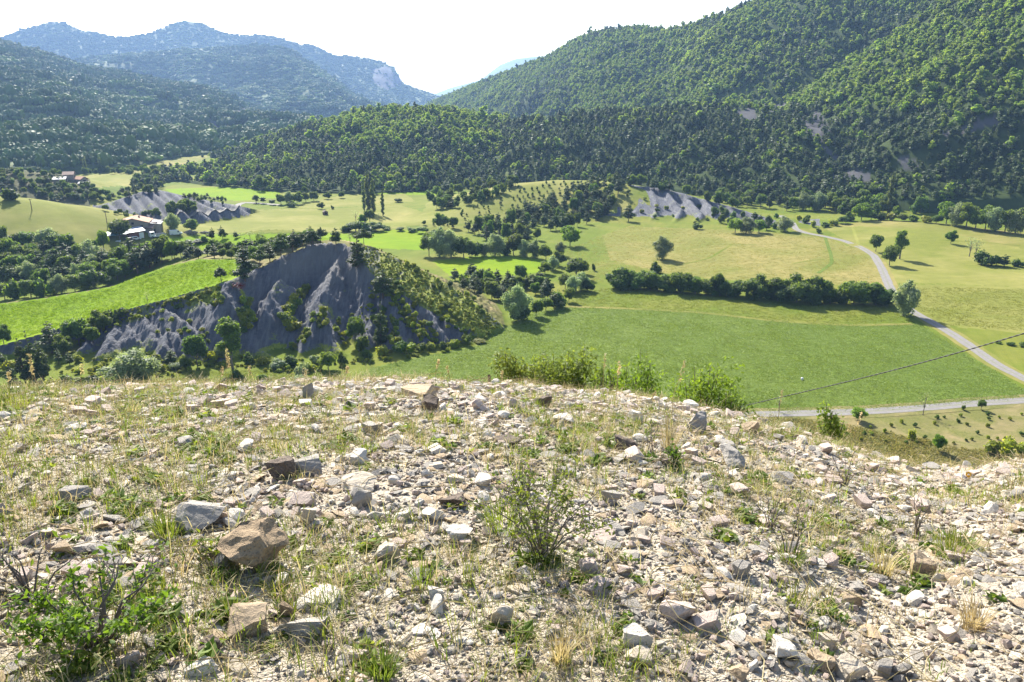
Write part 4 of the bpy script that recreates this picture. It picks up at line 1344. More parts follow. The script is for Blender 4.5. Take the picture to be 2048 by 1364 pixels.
for k_, (poly, n_, hh, ww, kd) in enumerate([
        ([(566, 676), (560, 640), (572, 612), (590, 606), (600, 625), (590, 660), (578, 680)], 16, 20, 24, 'shrub'),
        ([(594, 606), (598, 584), (612, 572), (620, 578), (606, 600)], 8, 13, 15, 'shrub'),
        ([(484, 672), (482, 630), (488, 590), (506, 586), (512, 630), (508, 660)], 14, 18, 20, 'shrub'),
        ([(574, 702), (596, 672), (618, 662), (622, 676), (596, 700)], 10, 12, 16, 'shrub'),
        ([(618, 640), (640, 614), (664, 650), (640, 664)], 11, 12, 15, 'shrub'),
        ([(668, 660), (664, 636), (680, 640), (696, 668), (688, 690), (672, 672)], 9, 11, 12, 'shrub'),
        ([(425, 620), (420, 598), (440, 592), (446, 612)], 8, 12, 14, 'shrub'),
        ([(300, 690), (320, 640), (400, 640), (430, 690), (380, 690), (330, 668)], 14, 10, 12, 'shrub'),
        ([(330, 604), (420, 574), (442, 580), (425, 596), (350, 622)], 12, 8, 14, 'shrub'),
        ([(728, 600), (745, 590), (790, 640), (812, 690), (780, 690), (750, 650)], 22, 13, 15, 'shrub'),
        ([(770, 560), (800, 570), (850, 640), (880, 684), (846, 690), (806, 640)], 26, 11, 14, 'shrub'),
        ([(860, 590), (900, 610), (966, 668), (920, 682), (880, 640)], 22, 11, 14, 'shrub')]):
    fill([kd, 'bush'], poly, n_, hh, ww, ['yellow green bush in the main gully of the marl hill', 'yellow green bush high in the main gully of the marl hill', 'green bush in the gully behind the tall dark tree', 'low bush at the mouth of the marl gully',
         'small bush on the big central marl cone', 'small bush on the right edge of the central marl cone', 'bush on the marl between field rim and left cone', 'round bush dotted on the left marl cones', 'low shrub on the rim below the bright field',
         'shrub in the first green streak right of the marl wall', 'shrub in the middle green streak of the scrubby flank', 'shrub in the lowest green streak of the scrubby flank'][k_], 'shrubs on the marl hill', 6, [0.8, 0.2], 200 + k_)

# --- band right of the marl hill
tree('willow', 1037, 641, 74, 62, 'big pale willow at the right foot of the marl hill')
tree('bush', 1041, 640, 30, 46, 'dark bush at the base of the big pale willow')
tree('broad', 1072, 632, 36, 30, 'dark rounded tree right of the big pale willow')
row(['broad', 'bush'], [(1092, 622, 26, 30), (1108, 618, 34, 34, 'pine'), (1120, 614, 34, 34), (1138, 604, 30, 26), (1095, 600, 46, 38, 'pine')], '%s tree from the left in the clump beside the pale willow', 'clump beside the pale willow')
row(['broad', 'willow'], [(1130, 578, 30, 30), (1146, 586, 36, 36), (1162, 580, 36, 40), (1176, 582, 26, 26, 'bush'), (1152, 556, 38, 44), (1166, 548, 26, 24), (1118, 532, 30, 28), (1104, 540, 28, 30), (1090, 548, 24, 28), (1122, 512, 30, 26)],
    '%s tree from the left in the tongue of trees left of the hedge', 'tongue of trees left of the hedge')
fill(['pine', 'broad', 'bush'], [(900, 566), (930, 552), (1000, 560), (1085, 562), (1100, 590), (1060, 600), (1000, 606), (960, 600)], 34, 30, 26,
     {'pine': 'grey green young pine in the band behind the pale willow', 'broad': 'rounded tree in the band behind the pale willow', 'bush': 'bush in the band behind the pale willow'}, 'wooded band behind the willow', 10, [0.5, 0.25, 0.25], 31)
fill(['bush', 'shrub', 'pine'], [(800, 520), (860, 545), (930, 580), (1000, 640), (985, 655), (900, 600), (830, 560)], 12, 11, 13, 'dark scrub bush along the crest of the scrubby flank', 'scrub along the crest', 8, [0.5, 0.35, 0.15], 32)
# --- belt beyond the small bright strip
row(['willow', 'willow', 'broad'], [(858, 512, 44, 40, 'broad'), (878, 514, 58, 50, 'willow'), (902, 515, 58, 54, 'willow'), (928, 516, 44, 44, 'broad'), (950, 513, 30, 34, 'bush'), (968, 512, 24, 26, 'willow'), (990, 512, 46, 42, 'willow'), (1012, 510, 26, 26, 'bush'), (1027, 510, 44, 40), (1050, 514, 34, 34), (1070, 516, 36, 32), (1092, 520, 32, 30)],
    '%s tree from the left in the row behind the bright strip', 'row behind the bright strip')
row(['bush', 'broad'], [(690, 463, 14, 30), (712, 464, 20, 40), (732, 463, 24, 46), (752, 462, 18, 36), (775, 460, 8, 20), (800, 462, 8, 20), (824, 463, 10, 24), (846, 466, 12, 26), (868, 472, 14, 26), (884, 482, 18, 26), (905, 486, 16, 24), (922, 492, 14, 22)],
    '%s bush from the left in the hedge under the poplars', 'hedge under the poplars')
row(['poplar'], [(729, 424, 62, 11), (737, 428, 78, 16), (747, 428, 68, 15), (766, 432, 52, 10)], '%s tall poplar from the left in the lone group mid valley', 'tall lone poplars')
row(['broad', 'bush'], [(712, 442, 22, 20, 'bare'), (724, 446, 20, 22), (740, 446, 26, 22), (758, 442, 18, 16, 'bare'), (882, 458, 32, 30, 'broad'), (906, 456, 24, 24, 'broad'), (848, 450, 10, 10)], '%s small tree from the left around the foot of the poplars', 'small trees around the poplars')
# --- wooded slope of the middle hill
fill(['pine', 'tallpine', 'broad'], [(905, 462), (960, 458), (1020, 448), (1065, 420), (1120, 396), (1180, 378), (1236, 372), (1246, 412), (1205, 438), (1120, 470), (1060, 486), (1000, 486), (960, 478)], 105, 30, 20,
     {'pine': 'dark pine in the wood on the slope of the middle hill', 'tallpine': 'tall dark pine in the wood on the slope of the middle hill', 'broad': 'rounded tree in the wood on the slope of the middle hill'}, 'wood on the middle hill', 6, [0.55, 0.2, 0.25], 33)
fill(['broad', 'pine', 'bush'], [(832, 408), (860, 392), (920, 380), (1000, 366), (1040, 370), (1000, 392), (940, 414), (880, 420)], 55, 20, 18,
     {'pine': 'dark pine in the thicket left of the grassy middle hill', 'broad': 'rounded tree in the thicket left of the grassy middle hill', 'bush': 'bush in the thicket left of the grassy middle hill'}, 'thicket left of the middle hill', 6, [0.4, 0.3, 0.3], 34)
fill(['bush', 'pine'], [(850, 446), (905, 432), (960, 404), (1010, 384), (1060, 368), (1180, 364), (1160, 380), (1060, 412), (1000, 444), (900, 460)], 70, 7, 6, 'tiny dark juniper dotted over the grassy middle hill', 'tiny junipers on the middle hill', 8, [0.6, 0.4], 35)
fill(['pine', 'broad', 'bush'], [(1180, 362), (1260, 364), (1330, 374), (1420, 386), (1500, 412), (1500, 424), (1420, 404), (1330, 388), (1240, 376)], 34, 22, 20, {'pine': 'pine along the top of the middle marl slope', 'broad': 'tree along the top of the middle marl slope', 'bush': 'bush along the top of the middle marl slope'}, 'trees above the middle marl', 7, [0.4, 0.35, 0.25], 36)
fill(['bush', 'pine'], [(1420, 416), (1460, 424), (1530, 440), (1560, 462), (1470, 458), (1430, 440)], 15, 16, 16, 'dark bush on the lower end of the middle marl slope', 'bushes on the middle marl', 9, [0.6, 0.4], 37)
tree('pine', 1257, 443, 34, 26, 'dark pine alone at the left foot of the middle marl slope')
tree('bush', 1395, 458, 14, 22, 'low bush at the foot of the middle marl slope')
tree('poplar', 1157, 358, 34, 9, 'faint poplar at the wood edge behind the grassy middle hill')
tree('poplar', 1232, 356, 32, 9, 'narrow poplar rising above the top of the middle marl slope')
# --- right edge of the valley under the woods
tree('poplar', 1775, 430, 82, 15, 'very tall poplar at the wood edge right of the road')
tree('poplar', 1963, 421, 40, 10, 'narrow leaning poplar at the corner of the upper right field')
row(['willow'], [(1427, 386, 30, 28), (1605, 420, 36, 38), (1634, 421, 38, 36)], '%s pale willow from the left against the dark wood edge', 'pale willows at the wood edge')
row(['bush', 'shrub', 'broad'], [(1650, 454, 10, 20), (1668, 451, 12, 22), (1686, 447, 14, 24), (1700, 442, 20, 26), (1722, 441, 34, 34, 'fresh'), (1742, 440, 18, 26), (1760, 440, 16, 26), (1782, 441, 18, 28), (1804, 442, 14, 26), (1826, 443, 14, 26), (1850, 445, 16, 28), (1872, 447, 18, 26)],
    '%s bush from the left in the hedge above the right meadow', 'hedge above the right meadow')
row(['broad', 'willow'], [(1892, 448, 44, 40, 'fresh'), (1912, 452, 48, 44), (1932, 455, 50, 46, 'broad'), (1950, 458, 40, 40, 'broad'), (1970, 460, 48, 44), (1990, 463, 50, 46, 'willow'), (2010, 465, 44, 42, 'broad'), (2030, 467, 50, 46, 'willow'), (2052, 469, 52, 48, 'broad')],
    '%s tree from the left in the big clump under the upper right field', 'big clump under the upper right field')
fill(['pine', 'broad', 'bush'], [(1400, 382), (1480, 384), (1580, 398), (1700, 400), (1850, 402), (1880, 420), (1800, 436), (1690, 434), (1660, 424), (1560, 422), (1500, 412), (1440, 396)], 90, 28, 24,
     {'pine': 'dark pine along the edge of the wood behind the road', 'broad': 'rounded tree along the edge of the wood behind the road', 'bush': 'bush along the edge of the wood behind the road'}, 'wood edge behind the road', 8, [0.5, 0.35, 0.15], 38)
fill(['broad', 'pine'], [(1850, 396), (1950, 384), (2060, 380), (2060, 388), (1950, 392)], 12, 26, 24, 'tree along the top of the upper right field', 'trees above the upper right field', 9, None, 39)

fill(['pine', 'broad'], [(1840, 400), (1950, 390), (2070, 384), (2070, 396), (1950, 398), (1860, 410)], 34, 26, 24, 'tree filling the dark wood edge above the upper right field', 'dark wood edge at the far right', 8, None, 40)
# --- left: belt of trees behind the bright field
row(['broad', 'bush'], [(10, 604, 40, 42), (36, 602, 44, 46), (62, 600, 42, 44), (88, 598, 42, 40), (104, 594, 20, 30, 'shrub'), (124, 592, 44, 40, 'willow'), (150, 588, 36, 40), (176, 582, 44, 44), (188, 580, 36, 28, 'willow'), (212, 576, 34, 40, 'bush'), (236, 566, 46, 46, 'broad'), (250, 562, 40, 30, 'fresh'), (276, 552, 56, 44, 'pine'), (300, 542, 56, 46, 'pine'), (324, 530, 50, 44), (345, 526, 44, 30, 'fresh')],
    '%s tree from the left along the far side of the bright field', 'front row behind the bright field', 5)
fill(['pine', 'umbrella', 'broad', 'willow'], [(0, 525), (60, 520), (140, 518), (200, 528), (260, 528), (330, 518), (345, 520), (300, 530), (260, 548), (200, 565), (100, 580), (0, 585)], 62, 44, 40,
     {'pine': 'dark pine in the belt of woodland behind the bright field', 'umbrella': 'broad topped pine in the belt of woodland behind the bright field', 'broad': 'rounded tree in the belt of woodland behind the bright field', 'willow': 'pale tree in the belt of woodland behind the bright field'},
     'woodland belt behind the bright field', 13, [0.42, 0.2, 0.3, 0.08], 41)
fill(['broad', 'pine'], [(345, 512), (400, 510), (470, 504), (560, 490), (640, 478), (640, 484), (560, 508), (500, 524), (420, 517), (350, 521)], 44, 26, 26,
     {'pine': 'dark pine in the trees between the bright field and the farm', 'broad': 'rounded tree between the bright field and the farm'}, 'trees between field and farm', 10, [0.55, 0.45], 42)
row(['broad', 'bush'], [(6, 496, 46, 30, 'broad'), (28, 498, 34, 40), (55, 498, 34, 40), (98, 502, 48, 58, 'willow'), (112, 508, 44, 48, 'broad'), (134, 508, 34, 36), (182, 508, 26, 34, 'broad'), (208, 502, 42, 30, 'fresh')], '%s tree from the left in the row at the foot of the left hill', 'row at the foot of the left hill')
row(['bush', 'pine'], [(330, 491, 22, 16, 'fresh'), (352, 490, 8, 30), (372, 489, 10, 30), (396, 487, 10, 26), (408, 484, 14, 18), (424, 480, 24, 18, 'pine'), (446, 478, 26, 20, 'pine'), (472, 476, 14, 14), (500, 477, 14, 20, 'bare')], '%s bush from the left along the lower edge of the farm meadow', 'bushes below the farm')
tree('broad', 241, 482, 42, 48, 'dark round tree in front of the farmhouse')
tree('willow', 348, 463, 36, 38, 'pale round tree right of the farmhouse by the track')
tree('broad', 384, 465, 26, 30, 'small spreading tree above the pile of stones')
# far left
fill(['bush', 'broad'], [(112, 372), (190, 374), (192, 378), (112, 377)], 12, 10, 11, 'bush screening the far farm buildings', 'bushes before the far farm', 4, None, 54)
tree('bush', 18, 400, 26, 40, 'bright bush on top of the grassy left hill')
fill(['bush', 'broad', 'pine'], [(0, 345), (60, 342), (120, 360), (150, 385), (90, 398), (0, 380)], 50, 14, 14, 'dark scrub tree on the hill at the far left', 'scrub trees on the far left hill', 6, None, 43)
row(['poplar'], [(131, 346, 32, 7), (166, 346, 28, 7), (172, 347, 33, 8), (202, 346, 33, 8)], '%s far poplar from the left beyond the white roofed farm', 'far poplars')
fill(['broad', 'bush'], [(100, 345), (215, 343), (218, 349), (100, 351)], 24, 13, 13, 'tree in the far row under the distant poplars', 'far row under the poplars', 4, None, 44)
fill(['broad', 'bush'], [(222, 344), (275, 342), (275, 348), (222, 350)], 11, 13, 13, 'tree in the short far row right of the poplars', 'short far row', 4, None, 45)
fill(['broad', 'pine'], [(278, 350), (330, 340), (345, 352), (330, 380), (282, 388), (262, 380)], 34, 18, 16, 'tree in the wood left of the green far fields', 'wood left of the far fields', 5, None, 46)
fill(['broad', 'pine', 'bush'], [(95, 392), (170, 388), (258, 384), (262, 394), (190, 404), (110, 402)], 36, 14, 13, 'dark tree in the band above the grassy left hill', 'band above the left hill', 5, None, 47)
fill(['broad', 'bush'], [(338, 416), (388, 414), (392, 426), (340, 428)], 12, 20, 18, 'dark tree in the clump below the far marl hill', 'clump below the far marl', 6, None, 48)
fill(['bush', 'broad'], [(208, 420), (235, 424), (275, 432), (300, 428), (320, 420), (330, 426), (300, 436), (240, 436)], 12, 11, 13, 'bush along the foot of the far marl hill', 'bushes by the far marl', 6, None, 49)
fill(['bush', 'pine'], [(360, 392), (420, 394), (468, 404), (450, 412), (380, 402)], 18, 9, 9, 'small tree on the right end of the far marl hill', 'trees on the far marl', 5, None, 50)
fill(['pine', 'bush'], [(262, 382), (300, 376), (330, 384), (300, 390), (270, 394)], 10, 14, 11, 'dark tree on top of the far marl hill', 'trees topping the far marl', 5, None, 51)
row(['ash', 'bush'], [(522, 382, 34, 18, 'ash'), (537, 382, 12, 12), (512, 406, 18, 14), (526, 407, 14, 14), (545, 410, 12, 14), (562, 409, 22, 22, 'broad'), (578, 408, 26, 24, 'willow'), (594, 408, 24, 24, 'broad'), (585, 414, 14, 24), (612, 404, 20, 20, 'broad'), (628, 402, 18, 20, 'broad'), (642, 418, 14, 14, 'broad'), (665, 418, 8, 8), (682, 396, 14, 14, 'broad'), (797, 404, 8, 18), (655, 398, 14, 16, 'broad')],
    '%s tree from the left around the pale meadows left of the poplars', 'trees around the pale meadows')
fill(['broad', 'pine'], [(400, 366), (480, 362), (560, 372), (640, 376), (720, 378), (820, 378), (900, 376), (905, 384), (820, 382), (720, 384), (640, 390), (560, 384), (480, 374), (410, 376)], 60, 18, 15, 'tree at the foot of the wooded hump', 'trees at the foot of the hump', 5, None, 52)
fill(['broad', 'bush'], [(1030, 354), (1150, 352), (1300, 358), (1400, 372), (1300, 366), (1150, 360), (1030, 362)], 34, 16, 16, 'tree along the wood edge behind the middle hill', 'wood edge behind the middle hill', 6, None, 53)

# ------------------------------------------------------------------ close cover: scrub on the marl flank, swards of the fields
def pixel_scatter(name, poly, n, protos, s0, s1, label, seed, sink=0.1):
    rg = np.random.default_rng(seed)
    xs = [q[0] for q in poly]; ys = [q[1] for q in poly]
    P = []
    while len(P) < n:
        px, py = rg.uniform(min(xs), max(xs)), rg.uniform(min(ys), max(ys))
        if in_poly(np.array([px]), np.array([py]), poly)[0]: P.append(at(px, py))
    P = np.array(P)
    s = rg.uniform(s0, s1, n)
    P[:, 2] -= s * sink
    rot = np.zeros((n, 3)); rot[:, 2] = rg.random(n) * 6.28
    return scatter(name, P, rot, s[:, None] * rg.uniform(0.8, 1.2, (n, 3)), rg.integers(0, len(protos), n), protos, label=label)
SH = [q[2][0] for q in PR['shrub']]
pixel_scatter('flank_scrub', [(704, 492), (760, 497), (860, 546), (950, 606), (1004, 650), (975, 670), (905, 646), (846, 614), (790, 580), (745, 548), (715, 520)], 1150, SH, 0.10, 0.28, 'dense yellow green scrub covering the right flank of the marl hill', 61)
pixel_scatter('streak_scrub', [(745, 545), (775, 556), (830, 630), (868, 684), (845, 692), (800, 640)], 110, SH, 0.25, 0.55, 'green scrub streak running down the marl flank', 62)
pixel_scatter('streak_scrub', [(700, 680), (690, 640), (720, 600), (745, 560), (760, 590), (740, 650), (730, 700)], 30, SH, 0.2, 0.4, 'thin scrub on the marl beside the wall', 63)
pixel_scatter('bank_scrub', [(120, 664), (230, 632), (330, 604), (440, 574), (446, 584), (400, 606), (330, 626), (240, 655), (140, 700)], 150, SH, 0.2, 0.45, 'low scrub along the rim below the bright field', 64)
pixel_scatter('foot_scrub', [(200, 716), (300, 708), (420, 708), (560, 722), (690, 716), (900, 690), (985, 664), (990, 672), (900, 704), (700, 734), (600, 748), (430, 738), (300, 760), (100, 782), (90, 760)], 260, SH, 0.2, 0.5, 'low green undergrowth along the foot of the marl hill', 65)

def sward(name, mat, seed, n=46, span=1.5, hgt=0.26, wd=0.10):
    rg = np.random.default_rng(seed); g = Geo()
    c = np.stack([rg.uniform(-span / 2, span / 2, n), rg.uniform(-span / 2, span / 2, n), np.zeros(n)], 1)
    for i in range(n):
        a = rg.random() * 6.28
        s = np.array([math.cos(a), math.sin(a), 0]) * wd * rg.uniform(0.5, 1.2)
        t = np.array([rg.normal() * 0.12, rg.normal() * 0.12, hgt * rg.uniform(0.5, 1.2)])
        v = np.array([c[i] - s, c[i] + s, c[i] + s * 0.3 + t, c[i] - s * 0.5 + t * 0.9])
        g.add(v, np.array([(0, 1, 2, 3)]), rg.random())
    return g.mesh(name, mat)
GF = lambda nm, a, b: leaf_material(nm, a, b, (1.35, 1.3, 0.8), 0.4, 0.06)
FM = {'crop': GF('crop_blades', (0.135, 0.195, 0.03), (0.205, 0.275, 0.052)), 'meadow': GF('meadow_blades', (0.14, 0.175, 0.016), (0.20, 0.23, 0.03)),
      'dry': GF('dry_meadow_blades', (0.22, 0.215, 0.05), (0.30, 0.28, 0.085)), 'bright': GF('bright_crop_blades', (0.14, 0.235, 0.001), (0.20, 0.29, 0.004)),
      'olive': GF('olive_meadow_blades', (0.17, 0.185, 0.026), (0.225, 0.235, 0.045)),
      'rough': GF('slope_blades', (0.12, 0.135, 0.03), (0.29, 0.245, 0.10))}
FP = {k: [sward(k + '_sward', FM[k], 500 + i, hgt={'rough': 0.3, 'dry': 0.11, 'meadow': 0.14, 'olive': 0.13, 'crop': 0.15}.get(k, 0.2), n=40) for i in range(3)] for k in FM}
def field_cover(name, kind, polys, step, rmax, label, seed, thin=0.0, rmin=60, extra=None):
    rg = np.random.default_rng(seed)
    q = np.array([at(*p)[:2] for poly in polys for p in poly])
    x0, y0 = q.min(0) - 5; x1, y1 = q.max(0) + 5
    X, Y = np.meshgrid(np.arange(x0, x1, step), np.arange(y0, y1, step))
    P = np.stack([X.ravel(), Y.ravel()], 1) + rg.uniform(-0.45, 0.45, (X.size, 2)) * step
    r = np.hypot(P[:, 0], P[:, 1])
    P = P[(r > rmin) & (r < rmax) & (np.abs(np.arctan2(P[:, 0], P[:, 1])) < 0.68)]
    Z = H(P[:, 0], P[:, 1])
    px, py = proj(P[:, 0], P[:, 1], Z)
    ok = np.zeros(len(P), bool)
    for poly in polys: ok |= in_poly(px, py, poly)
    if extra is not None: ok &= extra(P, Z)
    if thin: ok &= fbm(P[:, 0] / 7, P[:, 1] / 7, 3, seed) > thin * rg.random(len(P)) - 0.35
    P, Z = P[ok], Z[ok]
    n = len(P)
    rot = np.zeros((n, 3)); rot[:, 2] = rg.random(n) * 6.28
    s = 0.8 + 0.35 * fbm(P[:, 0] / 9, P[:, 1] / 9, 2, seed + 3)
    s = np.clip(s, 0.35, 1.3)
    return scatter(name, np.stack([P[:, 0], P[:, 1], Z - 0.02], 1), rot, np.stack([np.full(n, 1.1), np.full(n, 1.1), s], 1), rg.integers(0, 3, n), FP[kind], label=label)
RG = {k: [p for nm, p in REGIONS if nm == k] for k in ('crop', 'dry', 'rough')}
field_cover('crop', 'crop', [RG['crop'][0]], 1.15, 270, 'standing green crop of the big field', 71)
field_cover('meadow_grass', 'meadow', [[(1130, 612), (1160, 580), (1230, 576), (1400, 592), (1600, 612), (1780, 612), (1826, 644), (1700, 650), (1560, 642), (1400, 624), (1250, 616)]], 1.5, 330, 'meadow grass between hedge and crop', 72)
field_cover('meadow_grass', 'olive', [[(1790, 572), (2048, 578), (2060, 665), (1880, 648), (1830, 618)]], 1.5, 330, 'olive meadow grass right of the road', 77)
field_cover('meadow_grass', 'meadow', [[(100, 800), (330, 750), (450, 742), (700, 740), (690, 766), (560, 800), (400, 810)]], 1.1, 240, 'meadow grass below the marl hill', 73)
field_cover('slope_grass', 'rough', [[(1480, 834), (1700, 828), (1950, 810), (2100, 800), (2100, 960), (1700, 930), (1480, 880)]], 1.0, 150, 'rough grass on the slope beyond the stones', 74, rmin=85)
field_cover('dry_grass_cover', 'dry', [[(1130, 500), (1205, 470), (1260, 452), (1500, 462), (1640, 472), (1720, 500), (1765, 545), (1785, 578), (1600, 565), (1450, 560), (1330, 546), (1220, 560), (1150, 570)]], 2.0, 400, 'dry standing grass of the straw coloured meadow', 75)
field_cover('bright_crop', 'bright', [[(-60, 700), (0, 688), (130, 652), (230, 625), (330, 597), (430, 568), (470, 550), (470, 518), (400, 521), (340, 532), (280, 553), (230, 573), (150, 591), (0, 609), (-60, 615)]], 1.2, 262, 'young crop of the bright green field', 76)
fill(['shrub', 'bush'], [(1245, 385), (1300, 384), (1400, 410), (1450, 440), (1400, 450), (1330, 444), (1262, 425)], 16, 7, 10, 'small bush dotted on the bare middle marl slope', 'bushes dotted on the middle marl', 9, None, 55)
finish_plants()
# ------------------------------------------------------------------ farm buildings, vehicles, poles, cable
def plain(name, col, rough=0.8, var=0.0, scale=3.0, col2=None):
    n = NT(name)
    n.b.inputs['Roughness'].default_value = rough
    if var or col2:
        v = n.coords()
        c2 = col2 or tuple(k * (1 - var) for k in col)
        n.base(n.mix(n.mapr(n.noise(v, scale, 5, 0.65), 0.3, 0.7), col, c2))
    else:
        n.base(col)
    return n.m

MB = {
    'stone_wall': plain('rubble_wall', (0.31, 0.265, 0.215), 0.9, 0, 2.0, (0.23, 0.19, 0.15)),
    'tiles': plain('pale_roof_tiles', (0.40, 0.235, 0.15), 0.85, 0, 1.5, (0.33, 0.19, 0.12)),
    'oldtiles': plain('old_brown_tiles', (0.27, 0.19, 0.15), 0.9, 0, 1.2, (0.18, 0.13, 0.10)),
    'tin': plain('blue_grey_sheet_roof', (0.30, 0.34, 0.40), 0.5, 0.2),
    'teal': plain('teal_sheet_roof', (0.13, 0.26, 0.27), 0.5, 0.25),
    'dark': plain('dark_opening', (0.02, 0.018, 0.016), 0.9),
    'red': plain('reddish_boards', (0.22, 0.10, 0.08), 0.85, 0.3),
    'white': plain('white_paint', (0.62, 0.62, 0.61), 0.5),
    'glass': plain('dark_glass', (0.03, 0.035, 0.04), 0.15),
    'tyre': plain('black_tyre', (0.03, 0.03, 0.03), 0.9),
    'steel': plain('grey_steel', (0.25, 0.25, 0.26), 0.5),
    'darkcar': plain('dark_blue_paint', (0.03, 0.035, 0.05), 0.35),
    'wood': plain('weathered_wood', (0.16, 0.12, 0.09), 0.9, 0.3),
    'whiteroof': plain('pale_sheet_roof', (0.36, 0.35, 0.34), 0.7, 0.2),
    'rust': plain('brown_boards', (0.18, 0.11, 0.08), 0.9, 0.3),
}

class BX:
    """a few boxes, prisms and tubes gathered into one part"""
    def __init__(self): self.g = Geo()
    def box(self, x0, x1, y0, y1, z0, z1):
        v = np.array([(x, y, z) for x in (x0, x1) for y in (y0, y1) for z in (z0, z1)], float)
        self.g.add(v, np.array([(0, 1, 3, 2), (4, 6, 7, 5), (0, 4, 5, 1), (2, 3, 7, 6), (0, 2, 6, 4), (1, 5, 7, 3)])); return self
    def prism(self, prof, y0, y1):
        """profile in x,z extruded along y"""
        n = len(prof)
        v = np.array([(x, y0, z) for x, z in prof] + [(x, y1, z) for x, z in prof], float)
        f = [(i, (i + 1) % n, (i + 1) % n + n, i + n) for i in range(n)]
        self.g.add(v, np.array(f))
        for o, s in ((0, -1), (n, 1)):
            for i in range(1, n - 1):
                t = (o, o + i + 1, o + i) if s > 0 else (o, o + i, o + i + 1)
                self.g.add(v[list(t)], np.array([(0, 1, 2)]))
        return self
    def sheet(self, a, b, c, d, th):
        v = np.array([a, b, c, d], float)
        nn = unit(np.cross(v[1] - v[0], v[3] - v[0])[None])[0] * th
        V = np.concatenate([v, v - nn])
        self.g.add(V, np.array([(0, 1, 2, 3), (7, 6, 5, 4), (0, 4, 5, 1), (1, 5, 6, 2), (2, 6, 7, 3), (3, 7, 4, 0)])); return self
    def tube(self, pts, r, k=8):
        self.g.add(*tube(pts, r, k)); return self
    def wheel(self, x, y, r, w):
        a = np.linspace(0, 2 * np.pi, 15)[:-1]
        for yy in (y - w / 2, y + w / 2):
            pass
        ring = lambda rr, yy: np.stack([x + rr * np.cos(a), np.full(14, yy), r + rr * np.sin(a)], 1)
        v = np.concatenate([ring(r * 0.5, y - w / 2), ring(r, y - w / 2), ring(r, y + w / 2), ring(r * 0.5, y + w / 2)])
        f = []
        for k in range(3):
            for i in range(14): f.append((k * 14 + i, k * 14 + (i + 1) % 14, (k + 1) * 14 + (i + 1) % 14, (k + 1) * 14 + i))
        self.g.add(v, np.array(f)); return self
    def part(self, name, mat, parent=None, smooth=False):
        return put(name, self.g.mesh(name, mat, smooth), parent)

def thing(name, label, cat, p, rz=0.0, group=None, scale=1.0):
    o = put(name, None, None, tuple(p), label=label, cat=cat, group=group)
    o.rotation_euler = (0, 0, rz); o.scale = (scale,) * 3
    o.empty_display_size = 0.5
    return o

def gable_house(o, w, L, he, rise, wall, roof, over=0.4, th=0.22, openings=(), chimney=None):
    """gable towards -y, ridge along y"""
    wl = BX().prism([(-w / 2, -2), (w / 2, -2), (w / 2, he), (0, he + rise), (-w / 2, he)], 0, L).part('wall', wall, o)
    k = rise / (w / 2)
    r = BX()
    for s in (-1, 1):
        e = (s * (w / 2 + over), he - k * over + 0.02)
        a, b = (0, -over, he + rise + 0.02), (0, L + over, he + rise + 0.02)
        c, d = (e[0], L + over, e[1]), (e[0], -over, e[1])
        pts = (a, d, c, b) if s < 0 else (b, c, d, a)
        r.sheet(*[(q[0], q[1], q[2] + th) for q in pts], th)
    rf = r.part('roof', roof, o)
    for (x0, x1, z0, z1, nm, mt) in openings:
        BX().box(x0, x1, -0.06, 0.2, z0, z1).part(nm, MB[mt], o)
    if chimney:
        x, y, s = chimney
        zt = he + rise - abs(x) * k
        BX().box(x - s, x + s, y - s, y + s, zt - 0.3, zt + 1.3).part('chimney', MB['stone_wall'], o)
    return rf

def facing(p, extra=0.0):
    return -math.atan2(p[0], p[1]) + extra

pm = lambda p: depth_of(p) / FPX
ph = at(258, 466)
sc_ = pm(ph)
p0 = ph + np.array([0, 4, 0])
o = thing('farmhouse', 'big farmhouse with a broad pale terracotta roof behind the dark round tree', 'farmhouse', p0, facing(p0, -0.18))
o.scale = (0.9, 0.9, 0.85)
gable_house(o, 12.5, 11, 3.6, 1.9, MB['stone_wall'], MB['tiles'], 0.5, 0.22,
            [(-4.6, -3.6, 1.3, 2.7, 'window', 'dark'), (-1.0, 0.2, 0.0, 2.2, 'door', 'rust'), (3.0, 4.0, 1.3, 2.7, 'window', 'dark'), (-0.5, 0.5, 3.1, 4.1, 'window', 'dark')], (1.8, 6.5, 0.35))
w_ = BX().prism([(6.4, -2), (10.8, -2), (10.8, 2.6), (6.4, 3.2)], 1.0, 9.0).part('side_wing', MB['stone_wall'], o)
BX().sheet((6.3, 0.6, 3.5), (11.2, 0.6, 2.82), (11.2, 9.4, 2.82), (6.3, 9.4, 3.5), 0.18).part('wing_roof', MB['whiteroof'], o)
pb = at(318, 469)
o = thing('barn', 'low old barn with a brown tiled roof and dark openings, right of the farmhouse', 'barn', pb + np.array([-1.5, 2.0, 0]), facing(pb, 0.55))
gable_house(o, 6.4, 13, 2.6, 1.7, MB['stone_wall'], MB['oldtiles'], 0.35, 0.2, [(-2.2, -0.5, 0.0, 2.2, 'doorway', 'dark'), (0.5, 2.2, 0.0, 2.2, 'doorway', 'dark')])
o.rotation_euler = (0, 0, facing(pb, 1.05))
ps = at(276, 477)
o = thing('shed', 'shed with blue grey sheet roof and white door in front of the farmhouse', 'shed', ps + np.array([0, 0, 0]), facing(ps, 0.25))
BX().box(-3.2, 2.6, 0, 5, -1.5, 2.5).part('wall', MB['red'], o)
BX().sheet((-3.6, -0.5, 2.55), (3.0, -0.5, 2.95), (3.0, 5.4, 3.9), (-3.6, 5.4, 3.5), 0.14).part('roof', MB['tin'], o)
BX().box(0.6, 2.3, -0.06, 0.1, 0, 2.2).part('door', MB['white'], o)
pt = at(228, 480)
